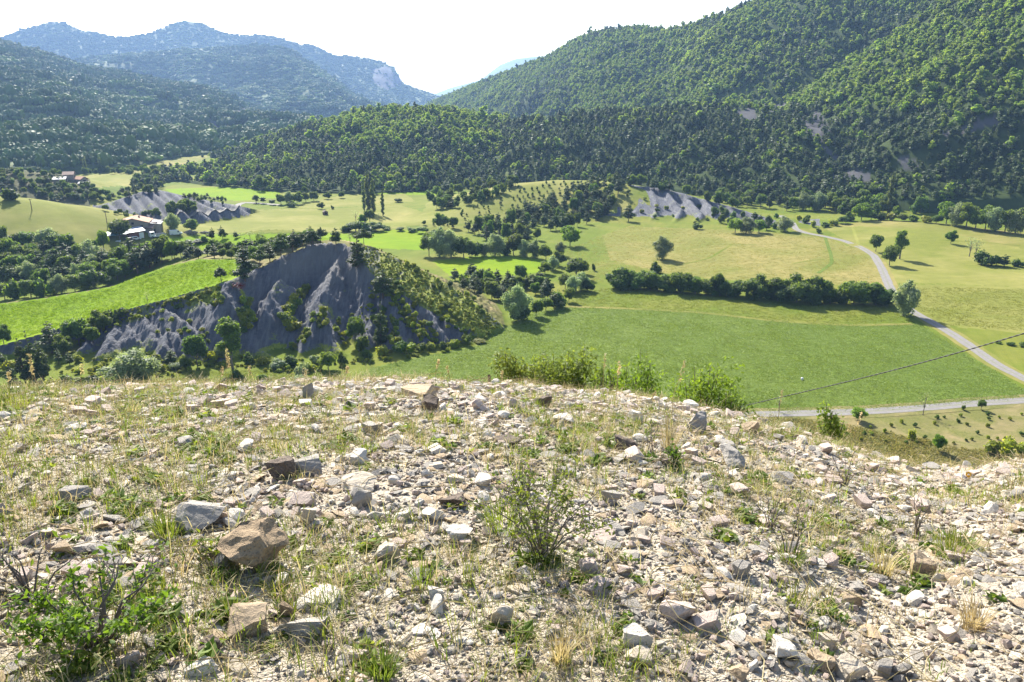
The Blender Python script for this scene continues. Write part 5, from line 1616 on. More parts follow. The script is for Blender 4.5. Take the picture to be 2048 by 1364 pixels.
o = thing('lean_to', 'low open lean-to with a teal sheet roof left of the dark round tree', 'shed', pt, facing(pt, 0.1))
BX().sheet((-4.5, -0.4, 1.7), (4.8, -0.4, 2.0), (4.8, 4.2, 2.9), (-4.5, 4.2, 2.5), 0.12).part('roof', MB['teal'], o)
BX().box(-4.3, 4.6, 3.8, 4.0, -1, 2.55).part('back_wall', MB['rust'], o)
for x in (-4.3, -1.3, 1.7, 4.5):
    BX().box(x - 0.08, x + 0.08, -0.2, -0.04, -1, 1.72).part('post', MB['wood'], o)

def vehicle(name, label, cat, p, rz, L, Wd, prof, cabin, paint, win, wheels, extra=None, group=None):
    o = thing(name, label, cat, p, rz, group)
    BX().prism(prof, -Wd / 2, Wd / 2).part('body', paint, o)
    if cabin: BX().prism(cabin, -Wd / 2 + 0.06, Wd / 2 - 0.06).part('cab', paint, o)
    for (x0, x1, z0, z1) in win:
        BX().box(x0, x1, -Wd / 2 - 0.012, Wd / 2 + 0.012, z0, z1).part('window', MB['glass'], o)
    for x, r in wheels:
        for s in (-1, 1):
            BX().wheel(x, s * (Wd / 2 - 0.10), r, 0.26).part('wheel', MB['tyre'], o)
    if extra: extra(o)
    return o

pv = at(352, 470)
vehicle('van', 'white panel van parked on the yard below the pale round tree', 'van', pv, facing(pv, 0.15), 4.8, 1.95,
        [(-2.4, 0.35), (2.35, 0.35), (2.4, 0.95), (1.6, 1.15), (0.9, 2.05), (-2.3, 2.1), (-2.4, 1.9)], None, MB['white'], [(0.55, 1.25, 1.2, 1.75)], [(-1.5, 0.36), (1.5, 0.36)])
pk = at(315, 475)
def bed(o):
    BX().box(-3.0, 1.0, -1.1, 1.1, 0.95, 1.1).part('load_bed', MB['steel'], o)
    BX().box(-3.0, 0.9, -1.1, -1.04, 1.1, 1.6).part('side_board', MB['whiteroof'], o)
    BX().box(-3.0, 0.9, 1.04, 1.1, 1.1, 1.6).part('side_board', MB['whiteroof'], o)
vehicle('lorry', 'white cab lorry with a pale load bed parked in front of the barn', 'lorry', pk, facing(pk, math.pi + 0.3), 6, 2.2,
        [(-3.0, 0.55), (2.9, 0.55), (2.9, 0.93), (-3.0, 0.93)], [(1.15, 0.94), (3.0, 0.94), (3.0, 1.5), (2.7, 2.45), (1.15, 2.5)], MB['white'], [(1.5, 2.5, 1.6, 2.2)], [(-2.0, 0.45), (2.1, 0.45)], bed)
pc = at(272, 480)
vehicle('car', 'small white car parked beside the shed', 'car', pc, facing(pc, 0.2), 3.6, 1.6,
        [(-1.8, 0.3), (1.8, 0.3), (1.8, 0.75), (1.0, 0.85), (0.5, 1.4), (-1.3, 1.45), (-1.8, 0.9)], None, MB['white'], [(-1.0, 0.4, 0.92, 1.3)], [(-1.15, 0.3), (1.15, 0.3)])
pd = at(260, 482)
vehicle('car', 'dark car in the shade under the round tree by the farmhouse', 'car', pd, facing(pd, 0.1), 3.9, 1.65,
        [(-1.9, 0.3), (1.9, 0.3), (1.9, 0.75), (1.1, 0.88), (0.5, 1.38), (-1.2, 1.4), (-1.9, 0.9)], None, MB['darkcar'], [(-1.0, 0.4, 0.95, 1.28)], [(-1.2, 0.31), (1.2, 0.31)])
pw = at(236, 483)
o = BX().prism([(-0.9, 0.0), (0.9, 0.0), (0.7, 0.3), (-0.6, 0.35)], -0.6, 0.6).part('white_tarpaulin', MB['white'])
o.location = tuple(pw); o['label'] = 'low white covered heap on the grass before the lean-to'; o['category'] = 'tarpaulin'

def stone_heap(name, px0, px1, py, hgt, n, label, cat):
    rg = np.random.default_rng(int(px0))
    p = at((px0 + px1) / 2, py); k = pm(p)
    g = Geo()
    W_ = (px1 - px0) * k
    for i in range(n):
        r = rg.uniform(0.25, 0.5)
        x = rg.uniform(-W_ / 2, W_ / 2); z = rg.uniform(0, hgt) * (1 - abs(x / W_) * 1.2)
        cv = ICO1[0] * (1 + 0.2 * rg.normal(size=(len(ICO1[0]), 1)))
        g.add(cv * r * np.array([1.3, 1, 0.8]) + np.array([x, rg.uniform(-0.5, 0.5), z + 0.1]), ICO1[1])
    o = put(name, g.mesh(name, MB['stone_wall']), None, tuple(p), label=label, cat=cat)
    o.rotation_euler = (0, 0, facing(p))
stone_heap('stone_pile', 368, 393, 468, 1.3, 60, 'brownish pile of rubble under the small spreading tree', 'stone pile')
stone_heap('stone_wall', 396, 420, 467, 0.7, 50, 'low broken stone wall right of the rubble pile', 'stone wall')

for px, y0, y1, lab in ((64, 421, 398, 'leaning wooden utility pole on the upper left grassy hill'), (215, 453, 423, 'wooden utility pole on the hillside left of the farmhouse')):
    p = at(px, y0); hgt = (y0 - y1) * pm(p)
    o = thing('utility_pole', lab, 'utility pole', p, 0)
    BX().tube([(0, 0, -0.5), (0.0, 0, hgt * 0.5), (-0.12, 0, hgt)], [0.15, 0.13, 0.10]).part('post', MB['wood'], o)
    BX().box(-0.75, 0.55, -0.06, 0.06, hgt * 0.93, hgt * 0.93 + 0.12).part('crossbar', MB['wood'], o)

# far farm
for (px, py, w, L, he, ri, wl, rf, ex, lab) in (
        (134, 366, 17, 9, 3.5, 1.2, 'stone_wall', 'whiteroof', 1.4, 'long pale roofed farm shed among trees at the far left'),
        (150, 359, 16, 8, 4.5, 1.8, 'stone_wall', 'oldtiles', 1.4, 'reddish brown roofed house behind the pale farm shed'),
        (170, 368, 9, 9, 4.0, 1.6, 'stone_wall', 'tiles', 0.6, 'grey pink roofed house right of the far pale shed'),
        (178, 373, 9, 7, 2.6, 0.9, 'whiteroof', 'whiteroof', 1.2, 'low white roofed shed at the right end of the far farm')):
    p = at(px, py)
    o = thing('farm_building', lab, 'farm building', p, facing(p, ex))
    gable_house(o, w * 0.48, L * 0.65, he * 0.6, ri * 0.75, MB[wl], MB[rf], 0.4, 0.25, [(-0.8, 0.8, 0, 2.2, 'doorway', 'dark')])

ph_ = at(652, 430)
o = thing('field_hut', 'tiny brown hut standing in the pale meadow', 'hut', ph_, facing(ph_, 0.3))
gable_house(o, 2.2, 2.0, 1.5, 0.6, MB['rust'], MB['wood'], 0.15, 0.06, [(-0.4, 0.4, 0, 1.3, 'door', 'dark')])

pwb = at(1604, 760)
rgb = np.random.default_rng(3)
cv = ICO2[0] * (1 + 0.12 * rgb.normal(size=(len(ICO2[0]), 1)))
g = Geo(); g.add(cv * np.array([0.26, 0.22, 0.34]) + np.array([0, 0, 0.26]), ICO2[1])
put('white_bag', g.mesh('white_bag', MB['white'], True), None, tuple(pwb), label='small white bag lying in the big green field', cat='bag')

# twisted cable sweeping down to the left
cp_ = [(2300, 590, 19.5), (2150, 637, 20.5), (2048, 667, 21.5), (1950, 696, 22.6), (1850, 724, 23.9), (1750, 750, 25.3), (1650, 774, 27), (1560, 795, 28.8), (1500, 809, 30.2), (1440, 823, 31.8), (1380, 837, 33.6)]
C = np.array(W3(cp_))
L_ = np.concatenate([[0], np.cumsum(np.linalg.norm(np.diff(C, axis=0), axis=1))])
t_ = np.arange(0, L_[-1], 0.05)
cc = np.stack([smooth1(np.interp(t_, L_, C[:, i]), 41) for i in range(3)], 1)
g = Geo()
dirv = unit(np.gradient(cc, axis=0)); up_ = np.array([0, 0, 1.0])
sd_ = unit(np.cross(dirv, up_)); un_ = np.cross(sd_, dirv)
for ph0 in (0, math.pi):
    a_ = t_ / 0.42 * 2 * math.pi + ph0
    q_ = cc + 0.0095 * (sd_ * np.cos(a_)[:, None] + un_ * np.sin(a_)[:, None])
    g.add(*tube(q_, np.full(len(q_), 0.0105), 5))
put('power_cable', g.mesh('power_cable', plain('black_cable', (0.07, 0.07, 0.07), 0.6), True), None, None, label='dark twisted overhead cable slanting across the fields at the right', cat='cable')

xq, yq, zq = G(978, 750, 12.5)
zb = H(float(xq), float(yq))
o = put('fence_post', BX().tube([(0, 0, -0.3), (0.01, 0, (float(zq) - zb) * 0.6), (0, 0, float(zq) - zb)], [0.03, 0.028, 0.026], 6).g.mesh('fence_post', MB['wood']), None, (float(xq), float(yq), zb), label='thin wooden post poking up just beyond the stones', cat='fence post')
# ------------------------------------------------------------------ the stony knoll in front
def knoll_top(x, y):
    z = knoll(x, y)
    r = np.hypot(x, y)
    return z + (fbm(x / 1.1, y / 1.1, 3, 301) * 0.030 + fbm(x / 0.28, y / 0.28, 3, 305) * 0.010) * sstep(16, 9, r)

def knoll_at(px, py):
    rs = np.concatenate([np.linspace(1.0, 12, 900)])
    x, y, z = G(px, py, rs)
    d = z - knoll_top(x, y)
    k = np.nonzero(d <= 0)[0]
    i = k[0] if len(k) else int(np.argmin(d))
    return np.array([x[i], y[i], float(knoll_top(x[i:i + 1], y[i:i + 1])[0])])

def ground_soil():
    n = NT('stony_soil')
    v = n.coords()
    a = n.noise(v, 7, 6, 0.7)
    vo = n.n('ShaderNodeTexVoronoi'); vo.inputs['Scale'].default_value = 55
    n.l(v, vo.inputs['Vector'])
    vo2 = n.n('ShaderNodeTexVoronoi'); vo2.inputs['Scale'].default_value = 140
    n.l(v, vo2.inputs['Vector'])
    soil = n.mix(n.mapr(a, 0.3, 0.7), (0.20, 0.168, 0.122), (0.33, 0.285, 0.22))
    g = n.n('ShaderNodeRGBToBW'); n.l(vo.outputs['Color'], g.inputs[0])
    g2 = n.n('ShaderNodeRGBToBW'); n.l(vo2.outputs['Color'], g2.inputs[0])
    grit = n.mix(g.outputs[0], (0.27, 0.23, 0.17), (0.50, 0.44, 0.345))
    grit2 = n.mix(g2.outputs[0], (0.21, 0.175, 0.13), (0.48, 0.42, 0.33))
    col = n.mix(n.mapr(a, 0.40, 0.60), soil, grit2)
    col = n.mix(n.math('MULTIPLY', n.mapr(n.noise(v, 3.0, 4, 0.6), 0.42, 0.55), 0.9), col, grit)
    n.base(col)
    h = n.math('ADD', n.mapr(vo.outputs['Distance'], 0, 0.6, 1, 0), n.math('MULTIPLY', n.mapr(vo2.outputs['Distance'], 0, 0.6, 1, 0), 0.4))
    n.bump(n.math('ADD', h, a), 0.9, 0.012)
    return n.m
M['soil'] = ground_soil()
rs_ = [0.5]
while rs_[-1] < 15.6:
    rs_.append(rs_[-1] + max(0.02, rs_[-1] * 0.009))
v_, f_ = polar_patch(np.array(rs_), np.radians(np.linspace(-58, 58, 420)), lambda x, y: knoll_top(x, y))
put('ground', mesh_np('ground', v_, f_, M['soil'], True), kind='structure')
# the hilltop goes on behind and beside the camera
v_, f_ = polar_patch(np.array([0.0, 0.3, 0.505]), np.radians(np.linspace(-58, 58, 60)), lambda x, y: knoll_top(x, y) - 0.002)
put('ground', mesh_np('ground', v_, f_, M['soil'], True), kind='structure')
v_, f_ = polar_patch(np.geomspace(0.3, 60, 60), np.radians(np.linspace(57.5, 302.5, 90)), lambda x, y: knoll(x, y) - 0.01)
put('hilltop', mesh_np('hilltop', v_, f_, M['soil'], True), kind='structure')

# --- rock
def rock_material(name, a, b, dark, lich=0.0, pit=0.0):
    n = NT(name)
    v = n.coords()
    oi = n.n('ShaderNodeObjectInfo')
    col = n.mix(oi.outputs['Random'], a, b)
    f = n.noise(v, 9.0, 7, 0.7)
    col = n.mix(n.mapr(f, 0.48, 0.75, 0.0, 0.75), col, dark)
    f2 = n.noise(v, 38.0, 4, 0.6)
    col = n.mix(n.mapr(f2, 0.35, 0.7, 0.0, 0.35), col, [k * 1.25 for k in a])
    n.base(col)
    n.b.inputs['Roughness'].default_value = 0.85
    h = n.math('ADD', n.math('MULTIPLY', f, 1.0), n.math('MULTIPLY', f2, 0.35))
    if pit:
        vo = n.n('ShaderNodeTexVoronoi'); vo.inputs['Scale'].default_value = 24
        n.l(v, vo.inputs['Vector'])
        h = n.math('ADD', h, n.mapr(vo.outputs['Distance'], 0.0, 0.35, -pit, 0))
    n.bump(h, 0.8, 0.012)
    return n.m
RM = {
    'pale': rock_material('pale_limestone', (0.53, 0.455, 0.345), (0.45, 0.38, 0.285), (0.29, 0.245, 0.19)),
    'grey': rock_material('grey_limestone', (0.34, 0.31, 0.265), (0.26, 0.24, 0.21), (0.165, 0.15, 0.135)),
    'tan': rock_material('tan_limestone', (0.41, 0.315, 0.205), (0.34, 0.26, 0.17), (0.19, 0.135, 0.085)),
    'pink': rock_material('pinkish_limestone', (0.51, 0.415, 0.345), (0.42, 0.335, 0.28), (0.27, 0.205, 0.165)),
    'white': rock_material('white_limestone', (0.62, 0.565, 0.475), (0.54, 0.49, 0.41), (0.37, 0.325, 0.265)),
    'ochre': rock_material('ochre_rock', (0.30, 0.22, 0.135), (0.24, 0.175, 0.11), (0.06, 0.042, 0.03), pit=0.8),
    'dark': rock_material('dark_pitted_rock', (0.13, 0.10, 0.078), (0.16, 0.125, 0.095), (0.04, 0.032, 0.026), pit=1.0),
}

def noise3(p, f, seed):
    return (perlin(p[:, 0] * f + p[:, 2] * f * 0.7, p[:, 1] * f - p[:, 2] * f * 0.6, seed) + perlin(p[:, 1] * f + 5.2, p[:, 2] * f * 1.3 - 3.1 + p[:, 0] * f * 0.4, seed + 1)) * 0.5

def rock_mesh(name, seed, cuts=11, flat=0.5, base=None, rough=0.03, depth=(0.52, 0.9), mat=None, long=1.0, lump=0.0):
    """angular broken stone: a ball trimmed by random planes, width about 1"""
    rg = np.random.default_rng(seed)
    v, f = base if base is not None else ICO2
    p = v.copy()
    for i in range(cuts):
        n = rand_dirs(1, rg)[0]
        d = rg.uniform(*depth)
        if i == 0:
            n = unit(np.array([[rg.normal() * 0.2, rg.normal() * 0.2, 1.0]]))[0]
        elif i < 6:
            a = i * 1.26 + rg.normal() * 0.4
            n = unit(np.array([[math.cos(a), math.sin(a), rg.normal() * 0.35]]))[0]
        k = p @ n - d
        p = p - np.maximum(k, 0)[:, None] * n
    if lump:
        p = p * (1 + lump * (noise3(p, 1.6, seed) + 0.6 * noise3(p, 4.1, seed + 9))[:, None])
    p = p * (1 + rough * rg.normal(size=(len(p), 1)))
    p = p * np.array([long, 1.0, flat])
    ext = p.max(0) - p.min(0)
    p = p / max(ext[0], ext[1])
    p[:, 2] -= p[:, 2].min()
    return mesh_np(name, p, f, mat, False)

def settle(o, x, y, sink):
    o.location = (x, y, float(knoll_top(np.array([x]), np.array([y]))[0]) - sink)

# --- notable stones, placed from the photograph: (px, py of centre, width px, height/width, kind, flatness, tilt, label)
NOTABLE = [
    (530, 1098, 122, 0.80, 'ochre', (0.15, -0.25), 'biggest rock, ochre brown with a dark cracked face, low on the left'),
    (404, 1024, 104, 0.58, 'grey', (0.35, 0.05), 'grey boulder with scooped hollows above the big ochre brown rock'),
    (563, 938, 72, 0.66, 'dark', (0.1, 0.2), 'dark pitted brown black rock, left of its grey neighbour'),
    (622, 932, 66, 0.55, 'grey', (0.1, -0.1), 'grey rock touching the right side of the dark pitted one'),
    (645, 1192, 92, 0.34, 'white', (0.12, 0.1), 'broad white slab lying flat, low left of centre'),
    (492, 1240, 96, 0.55, 'tan', (0.12, -0.08), 'flat tan block at the lower left, beside the leafy bush'),
    (612, 1252, 112, 0.35, 'grey', (-0.25, -0.3), 'long grey wedge leaning right of the flat tan block'),
    (568, 1226, 30, 1.1, 'ochre', (0.0, 0.3), 'small upright orange stone behind the long grey wedge'),
    (773, 1106, 54, 0.72, 'pale', (0.0, 0.0), 'pale peaked stone standing alone in dead grass'),
    (870, 1187, 38, 0.85, 'white', (0.1, 0.1), 'white cube-like stone with a dark foot'),
    (1003, 1230, 40, 1.15, 'pale', (0.3, 0.2), 'pale upright stone with a worn hole, lower centre'),
    (922, 1066, 56, 0.62, 'white', (0.05, 0.0), 'cream rounded stone in grass left of the twiggy bush'),
    (716, 966, 72, 0.42, 'pale', (0.1, 0.05), 'flat topped pale slab left of centre casting a dark shadow'),
    (1187, 1138, 44, 1.0, 'pink', (0.2, -0.3), 'pinkish pointed stone standing right of the twiggy bush'),
    (1195, 1170, 66, 0.45, 'pink', (0.1, -0.2), 'pinkish slab directly in front of the pinkish pointed stone'),
    (1272, 1280, 56, 0.9, 'white', (0.1, 0.0), 'pale chunky stone at the bottom right of centre'),
    (1278, 1318, 58, 0.5, 'pale', (0.0, 0.15), 'pale flat stone touching the chunky one at the bottom'),
    (1362, 1220, 64, 0.75, 'pink', (0.2, -0.35), 'large slanting pinkish slab in the gravel, lower right of centre'),
    (1479, 1142, 40, 0.75, 'grey', (0.0, 0.0), 'rounded grey stone alone in the right gravel'),
    (1556, 1294, 62, 0.6, 'white', (0.1, 0.35), 'cream oblong block tilted in the bottom right gravel'),
    (1640, 1318, 58, 0.6, 'tan', (0.1, 0.1), 'tan block at the bottom right behind the fractured stones'),
    (1700, 1338, 66, 0.65, 'pale', (0.2, 0.1), 'pale block at the bottom edge left of the fractured stones'),
    (1762, 1338, 44, 0.9, 'grey', (0.3, 0.2), 'grey fractured stone at the bottom edge, left of two'),
    (1800, 1338, 40, 0.9, 'grey', (0.3, -0.1), 'grey fractured stone at the bottom edge, right of two'),
    (1478, 1346, 52, 0.7, 'tan', (0.1, 0.0), 'cream tan stone cut by the bottom edge of the view'),
    (1826, 1132, 58, 0.75, 'tan', (0.2, 0.3), 'tan angular pair-like stone right of the grass clump'),
    (858, 809, 38, 0.75, 'dark', (0.1, 0.1), 'dark block near the crest, left of centre'),
    (842, 783, 84, 0.34, 'tan', (0.15, -0.1), 'long tan slab on the crest line left of centre'),
    (620, 788, 26, 1.5, 'grey', (0.0, 0.0), 'grey upright stone standing on the crest like a tooth'),
    (1090, 806, 38, 0.8, 'dark', (0.0, 0.0), 'dark pyramid shaped stone near the crest, right of centre'),
    (1128, 836, 44, 0.5, 'white', (0.0, 0.0), 'white pitted lump below the dark pyramid stone'),
    (1392, 848, 52, 0.85, 'grey', (0.1, 0.2), 'grey wedge with a pointed top on the right of the crest'),
    (1500, 857, 40, 0.8, 'tan', (0.2, -0.3), 'tan leaning slab on the crest at the right'),
    (1243, 886, 50, 0.65, 'dark', (0.1, 0.2), 'dark brown stone right of centre in the upper slope'),
    (1462, 916, 72, 0.6, 'grey', (0.1, 0.05), 'large grey boulder on the right of the upper slope'),
    (1448, 890, 44, 0.5, 'grey', (0.0, 0.1), 'smaller grey boulder just above the large grey one'),
    (1224, 996, 44, 0.7, 'grey', (0.0, 0.0), 'bluish grey rounded stone right of the twiggy bush'),
    (905, 1003, 58, 0.5, 'dark', (0.0, 0.0), 'dark hollow looking stone left of the twiggy bush'),
    (612, 1036, 30, 1.3, 'pale', (0.0, 0.2), 'pale upright stone between the boulder and the flat slab'),
    (446, 1116, 48, 0.85, 'grey', (0.25, 0.3), 'grey leaning slab left of the biggest rock'),
    (565, 1166, 30, 0.9, 'white', (0.0, 0.0), 'small white round stone below the biggest rock'),
    (1195, 1068, 84, 0.22, 'pink', (0.2, -0.1), 'long thin pinkish slab behind the pinkish pointed stone'),
    (370, 884, 40, 0.6, 'grey', (0.1, -0.1), 'grey peaked stone on the left of the upper slope'),
    (720, 1000, 40, 0.9, 'grey', (0.1, 0.2), 'rough grey stone below the flat topped slab'),
    (155, 988, 70, 0.45, 'grey', (0.1, 0.1), 'flattish grey stone low in the grass at the left'),
    (130, 1100, 42, 0.65, 'tan', (0.1, 0.0), 'brownish stone at the left behind the leafy bush'),
    (962, 962, 40, 0.6, 'white', (0.05, 0.1), 'white stone of a close pair above the twiggy bush'),
    (1270, 835, 34, 0.8, 'white', (0.0, 0.0), 'bright blocky stone near the crest right of the pitted lump'),
    (740, 855, 44, 0.6, 'grey', (0.1, 0.1), 'grey flattish stone below the long crest slab'),
    (1010, 880, 60, 0.35, 'dark', (0.0, 0.1), 'dark flat slab in the middle of the upper slope'),
    (1570, 960, 44, 0.6, 'grey', (0.1, 0.0), 'grey stone above the two thin twigs at the right'),
    (1855, 935, 40, 0.5, 'grey', (0.1, 0.1), 'grey block on the right rim near the yellow flower'),
    (2030, 990, 46, 0.5, 'grey', (0.1, 0.0), 'dark grey stone at the right edge of the rim'),
    (1695, 1195, 46, 0.5, 'tan', (0.0, 0.1), 'tan flat stone in the right gravel'),
    (1655, 1280, 44, 0.55, 'pale', (0.1, 0.0), 'pale stone behind the tan block at the bottom right'),
    (1420, 1252, 34, 0.8, 'pink', (0.0, 0.3), 'pinkish brown stone below the large slanting slab'),
    (400, 1332, 70, 0.4, 'white', (0.1, 0.0), 'white flat stone at the bottom left edge, first of a chain'),
    (475, 1336, 50, 0.45, 'pale', (0.1, 0.0), 'pale flat stone at the bottom left, second of a chain'),
    (415, 1290, 56, 0.7, 'dark', (0.1, 0.2), 'dark grey stone in the shade of the leafy bush'),
]
rk = np.random.default_rng(909)
for i, (px, py, wpx, asp, kind, tl, lab) in enumerate(NOTABLE):
    p = knoll_at(px, py + wpx * asp * 0.35)
    k = depth_of(p) / FPX
    wd = wpx * k * 1.0
    me = rock_mesh('stone', 1000 + i, 11 if wpx > 60 else 8, 0.75, ICO3 if wpx > 50 else ICO2, 0.010, (0.36, 0.8), RM[kind], rk.uniform(1.0, 1.35), 0.28 if kind in ('ochre', 'dark') else 0.16 if wpx > 50 else 0.05)
    hh = max(v.co.z for v in me.vertices)
    o = put('stone', me, None, None, label=lab, cat='stone', group='stones on the knoll')
    o.scale = (wd, wd, wd * asp / hh * 1.1)
    o.rotation_euler = (tl[0], tl[1], rk.uniform(-0.5, 0.5))
    settle(o, p[0], p[1], wd * 0.14)

# --- more single stones, chosen so that together with the notable ones the 300 largest stand alone
KINDS_ = ['pale', 'grey', 'tan', 'pink', 'white']
STONES = {k: [rock_mesh('stone', 2000 + 17 * j + 100 * i, 8, [0.18, 0.20, 0.40, 0.55, 0.20][j], ICO2, 0.014, (0.34, 0.78), RM[k], [1.3, 1.0, 1.2, 1.0, 1.6][j]) for j in range(5)] for i, k in enumerate(KINDS_)}
SHAPE_ = ['long flat', 'thin flat', 'thick', 'blocky', 'narrow flat']
COLW = {'pale': 'pale cream', 'grey': 'grey', 'tan': 'tan', 'pink': 'pinkish', 'white': 'near white'}
placed = [(n[0], n[1], n[2] * 0.5) for n in NOTABLE]
cnt = 0
while cnt < 238:
    px, py = rk.uniform(-10, 2058), 770 + 580 * rk.random() ** 1.5
    p = knoll_at(px, py)
    r = math.hypot(p[0], p[1])
    if r > 8.3: continue
    k = depth_of(p) / FPX
    wpx = (24 + 22 * rk.random() ** 2.0) * (1.0 if py < 1000 else 0.9)
    if any(abs(px - a) < (wpx * 0.5 + c) * 0.9 and abs(py - b) < (wpx * 0.5 + c) * 0.5 for a, b, c in placed): continue
    placed.append((px, py, wpx * 0.5))
    kd = KINDS_[int(rk.choice(5, p=[0.40, 0.24, 0.10, 0.12, 0.14]))]; j = int(rk.integers(5))
    zone = 'near the crest' if py < 850 else 'on the upper slope' if py < 960 else 'on the middle slope' if py < 1120 else 'in the lower gravel'
    side = 'at the left' if px < 600 else 'at the right' if px > 1400 else 'in the centre'
    o = put('stone', STONES[kd][j], None, None, label='%s %s stone %s %s' % (SHAPE_[j], COLW[kd], zone, side), cat='stone', group='stones on the knoll')
    wd = wpx * k
    o.scale = (wd, wd * rk.uniform(0.85, 1.1), wd * rk.uniform(0.8, 1.25))
    o.rotation_euler = (rk.normal() * 0.22, rk.normal() * 0.22, rk.random() * 6.28)
    settle(o, p[0], p[1], wd * 0.06)
    cnt += 1

# --- the mass of rubble and gravel
def knoll_points(n, r0, r1, rg, power=2.0):
    n = int(n * 1.42)
    th = np.radians(rg.uniform(-58, 58, n))
    r = (r0 ** power + (r1 ** power - r0 ** power) * rg.random(n)) ** (1 / power)
    return np.stack([r * np.sin(th), r * np.cos(th)], 1)

def on_knoll(P, sink=0.0):
    z = knoll_top(P[:, 0], P[:, 1])
    return np.stack([P[:, 0], P[:, 1], z - sink], 1)

def grassiness(P):
    """where grass rather than stones covers the ground"""
    g = fbm(P[:, 0] / 0.9, P[:, 1] / 0.9, 3, 801) * 0.8
    px, py = proj(P[:, 0], P[:, 1], knoll_top(P[:, 0], P[:, 1]))
    g = g + 0.35 * sstep(900, 300, px) - 0.5 * sstep(1100, 1500, px) * sstep(1050, 1150, py) - 0.15 * sstep(880, 820, py)
    g = g + 0.4 * sstep(260, 60, px) * sstep(860, 800, py)
    return g
SMALL = [rock_mesh('rubble', 3000 + i, 7, [0.16, 0.22, 0.3, 0.45, 0.6, 0.2, 0.4, 0.18][i], ICO1, 0.02, (0.32, 0.72), RM[['pale', 'grey', 'pale', 'pink', 'white', 'tan', 'grey', 'white'][i]], [1.4, 1.0, 1.2, 1.0, 1.1, 1.3, 1.0, 1.5][i]) for i in range(8)]
PEB = [rock_mesh('pebble', 3100 + i, 6, [0.5, 0.7, 0.6, 0.8, 0.4, 0.6][i], ICO0, 0.05, (0.5, 0.85), RM[['pale', 'grey', 'white', 'pink', 'tan', 'grey'][i]], [1.2, 1.0, 1.3, 1.0, 1.5, 1.1][i]) for i in range(6)]
rg_ = np.random.default_rng(4242)
def stones_mass(name, P, size, protos, tilt, label, wts=None):
    n = len(P)
    rot = np.stack([rg_.normal(size=n) * tilt, rg_.normal(size=n) * tilt, rg_.random(n) * 6.283], 1)
    scl = size[:, None] * rg_.uniform(0.8, 1.2, (n, 3))
    return scatter(name, on_knoll(P, size * 0.06), rot, scl, rg_.choice(len(protos), n, p=wts), protos, label=label)
P = np.concatenate([knoll_points(15000, 1.9, 10.5, rg_), knoll_points(5000, 5.0, 8.6, rg_)])
P = P[rg_.random(len(P)) < np.clip(0.95 - 0.8 * grassiness(P), 0.15, 1)]
rr_ = np.hypot(P[:, 0], P[:, 1])
stones_mass('rubble', P, np.clip(rg_.lognormal(-3.15, 0.42, len(P)), 0.018, 0.11) * (0.75 + 0.05 * rr_), SMALL, 0.25, 'countless broken limestone pieces covering the knoll')
P = knoll_points(3600, 2.2, 9.0, rg_)
stones_mass('rubble', P, rg_.uniform(0.05, 0.10, len(P)), SMALL[:2] + SMALL[5:6] + SMALL[7:8], 0.2, 'thin limestone flakes scattered over the knoll')
P = knoll_points(60000, 1.7, 8.0, rg_, 1.6)
P = P[rg_.random(len(P)) < np.clip(0.9 - 0.7 * grassiness(P), 0.12, 1)]
stones_mass('gravel', P, np.clip(rg_.lognormal(-4.1, 0.42, len(P)), 0.006, 0.04), PEB, 0.5, 'fine limestone gravel between the stones')

# --- grass, straw and weeds of the knoll
def blade_mat(name, a, b, trans=0.4):
    return leaf_material(name, a, b, (1.3, 1.25, 0.95) if 'dry' in name else (1.5, 1.45, 0.8), trans, 0.2)
GM = {'green': blade_mat('green_grass_blades', (0.10, 0.15, 0.02), (0.22, 0.26, 0.05)),
      'dry': blade_mat('dry_grass_blades', (0.28, 0.23, 0.11), (0.46, 0.39, 0.21), 0.35),
      'weed': blade_mat('weed_leaves', (0.06, 0.11, 0.015), (0.15, 0.21, 0.03), 0.45),
      'twig': bark_material('grey_twigs', (0.10, 0.085, 0.07), (0.17, 0.145, 0.12)),
      'thorn': blade_mat('small_bush_leaves', (0.07, 0.12, 0.015), (0.17, 0.22, 0.035), 0.45),
      'dark': blade_mat('dark_bush_leaves', (0.05, 0.095, 0.010), (0.13, 0.20, 0.022), 0.45),
      'lime': blade_mat('lime_leaves', (0.08, 0.145, 0.014), (0.16, 0.24, 0.03), 0.45),
      'olive': blade_mat('olive_bush_leaves', (0.095, 0.15, 0.02), (0.22, 0.275, 0.06), 0.45)}

def blades(g, n, ln, wd, spread, rg, curl=0.6, lean=0.5, base=(0, 0, 0), rnd=None):
    """curved tapering blades rising from one foot"""
    for i in range(n):
        a = rg.random() * 6.283
        l = ln * rg.uniform(0.5, 1.15)
        d = np.array([math.cos(a), math.sin(a), 0])
        s = np.array([-d[1], d[0], 0])
        foot = np.array(base) + d * spread * rg.random() ** 0.5 + s * spread * rg.normal() * 0.3
        le = lean * rg.uniform(0.1, 1.2)
        pts, q = [], foot.copy()
        ang = le * 0.5
        for k in range(4):
            pts.append(q.copy())
            q = q + l / 3 * (np.array([0, 0, math.cos(ang)]) + d * math.sin(ang))
            ang += curl * rg.uniform(0.2, 0.8)
        w = wd * rg.uniform(0.7, 1.2) * np.array([0.8, 1.0, 0.7, 0.08])
        v = np.concatenate([[p_ - s * w_, p_ + s * w_] for p_, w_ in zip(pts, w)])
        f = np.array([(0, 1, 3, 2), (2, 3, 5, 4), (4, 5, 7, 6)])
        g.add(v, f, rg.random() if rnd is None else rnd)

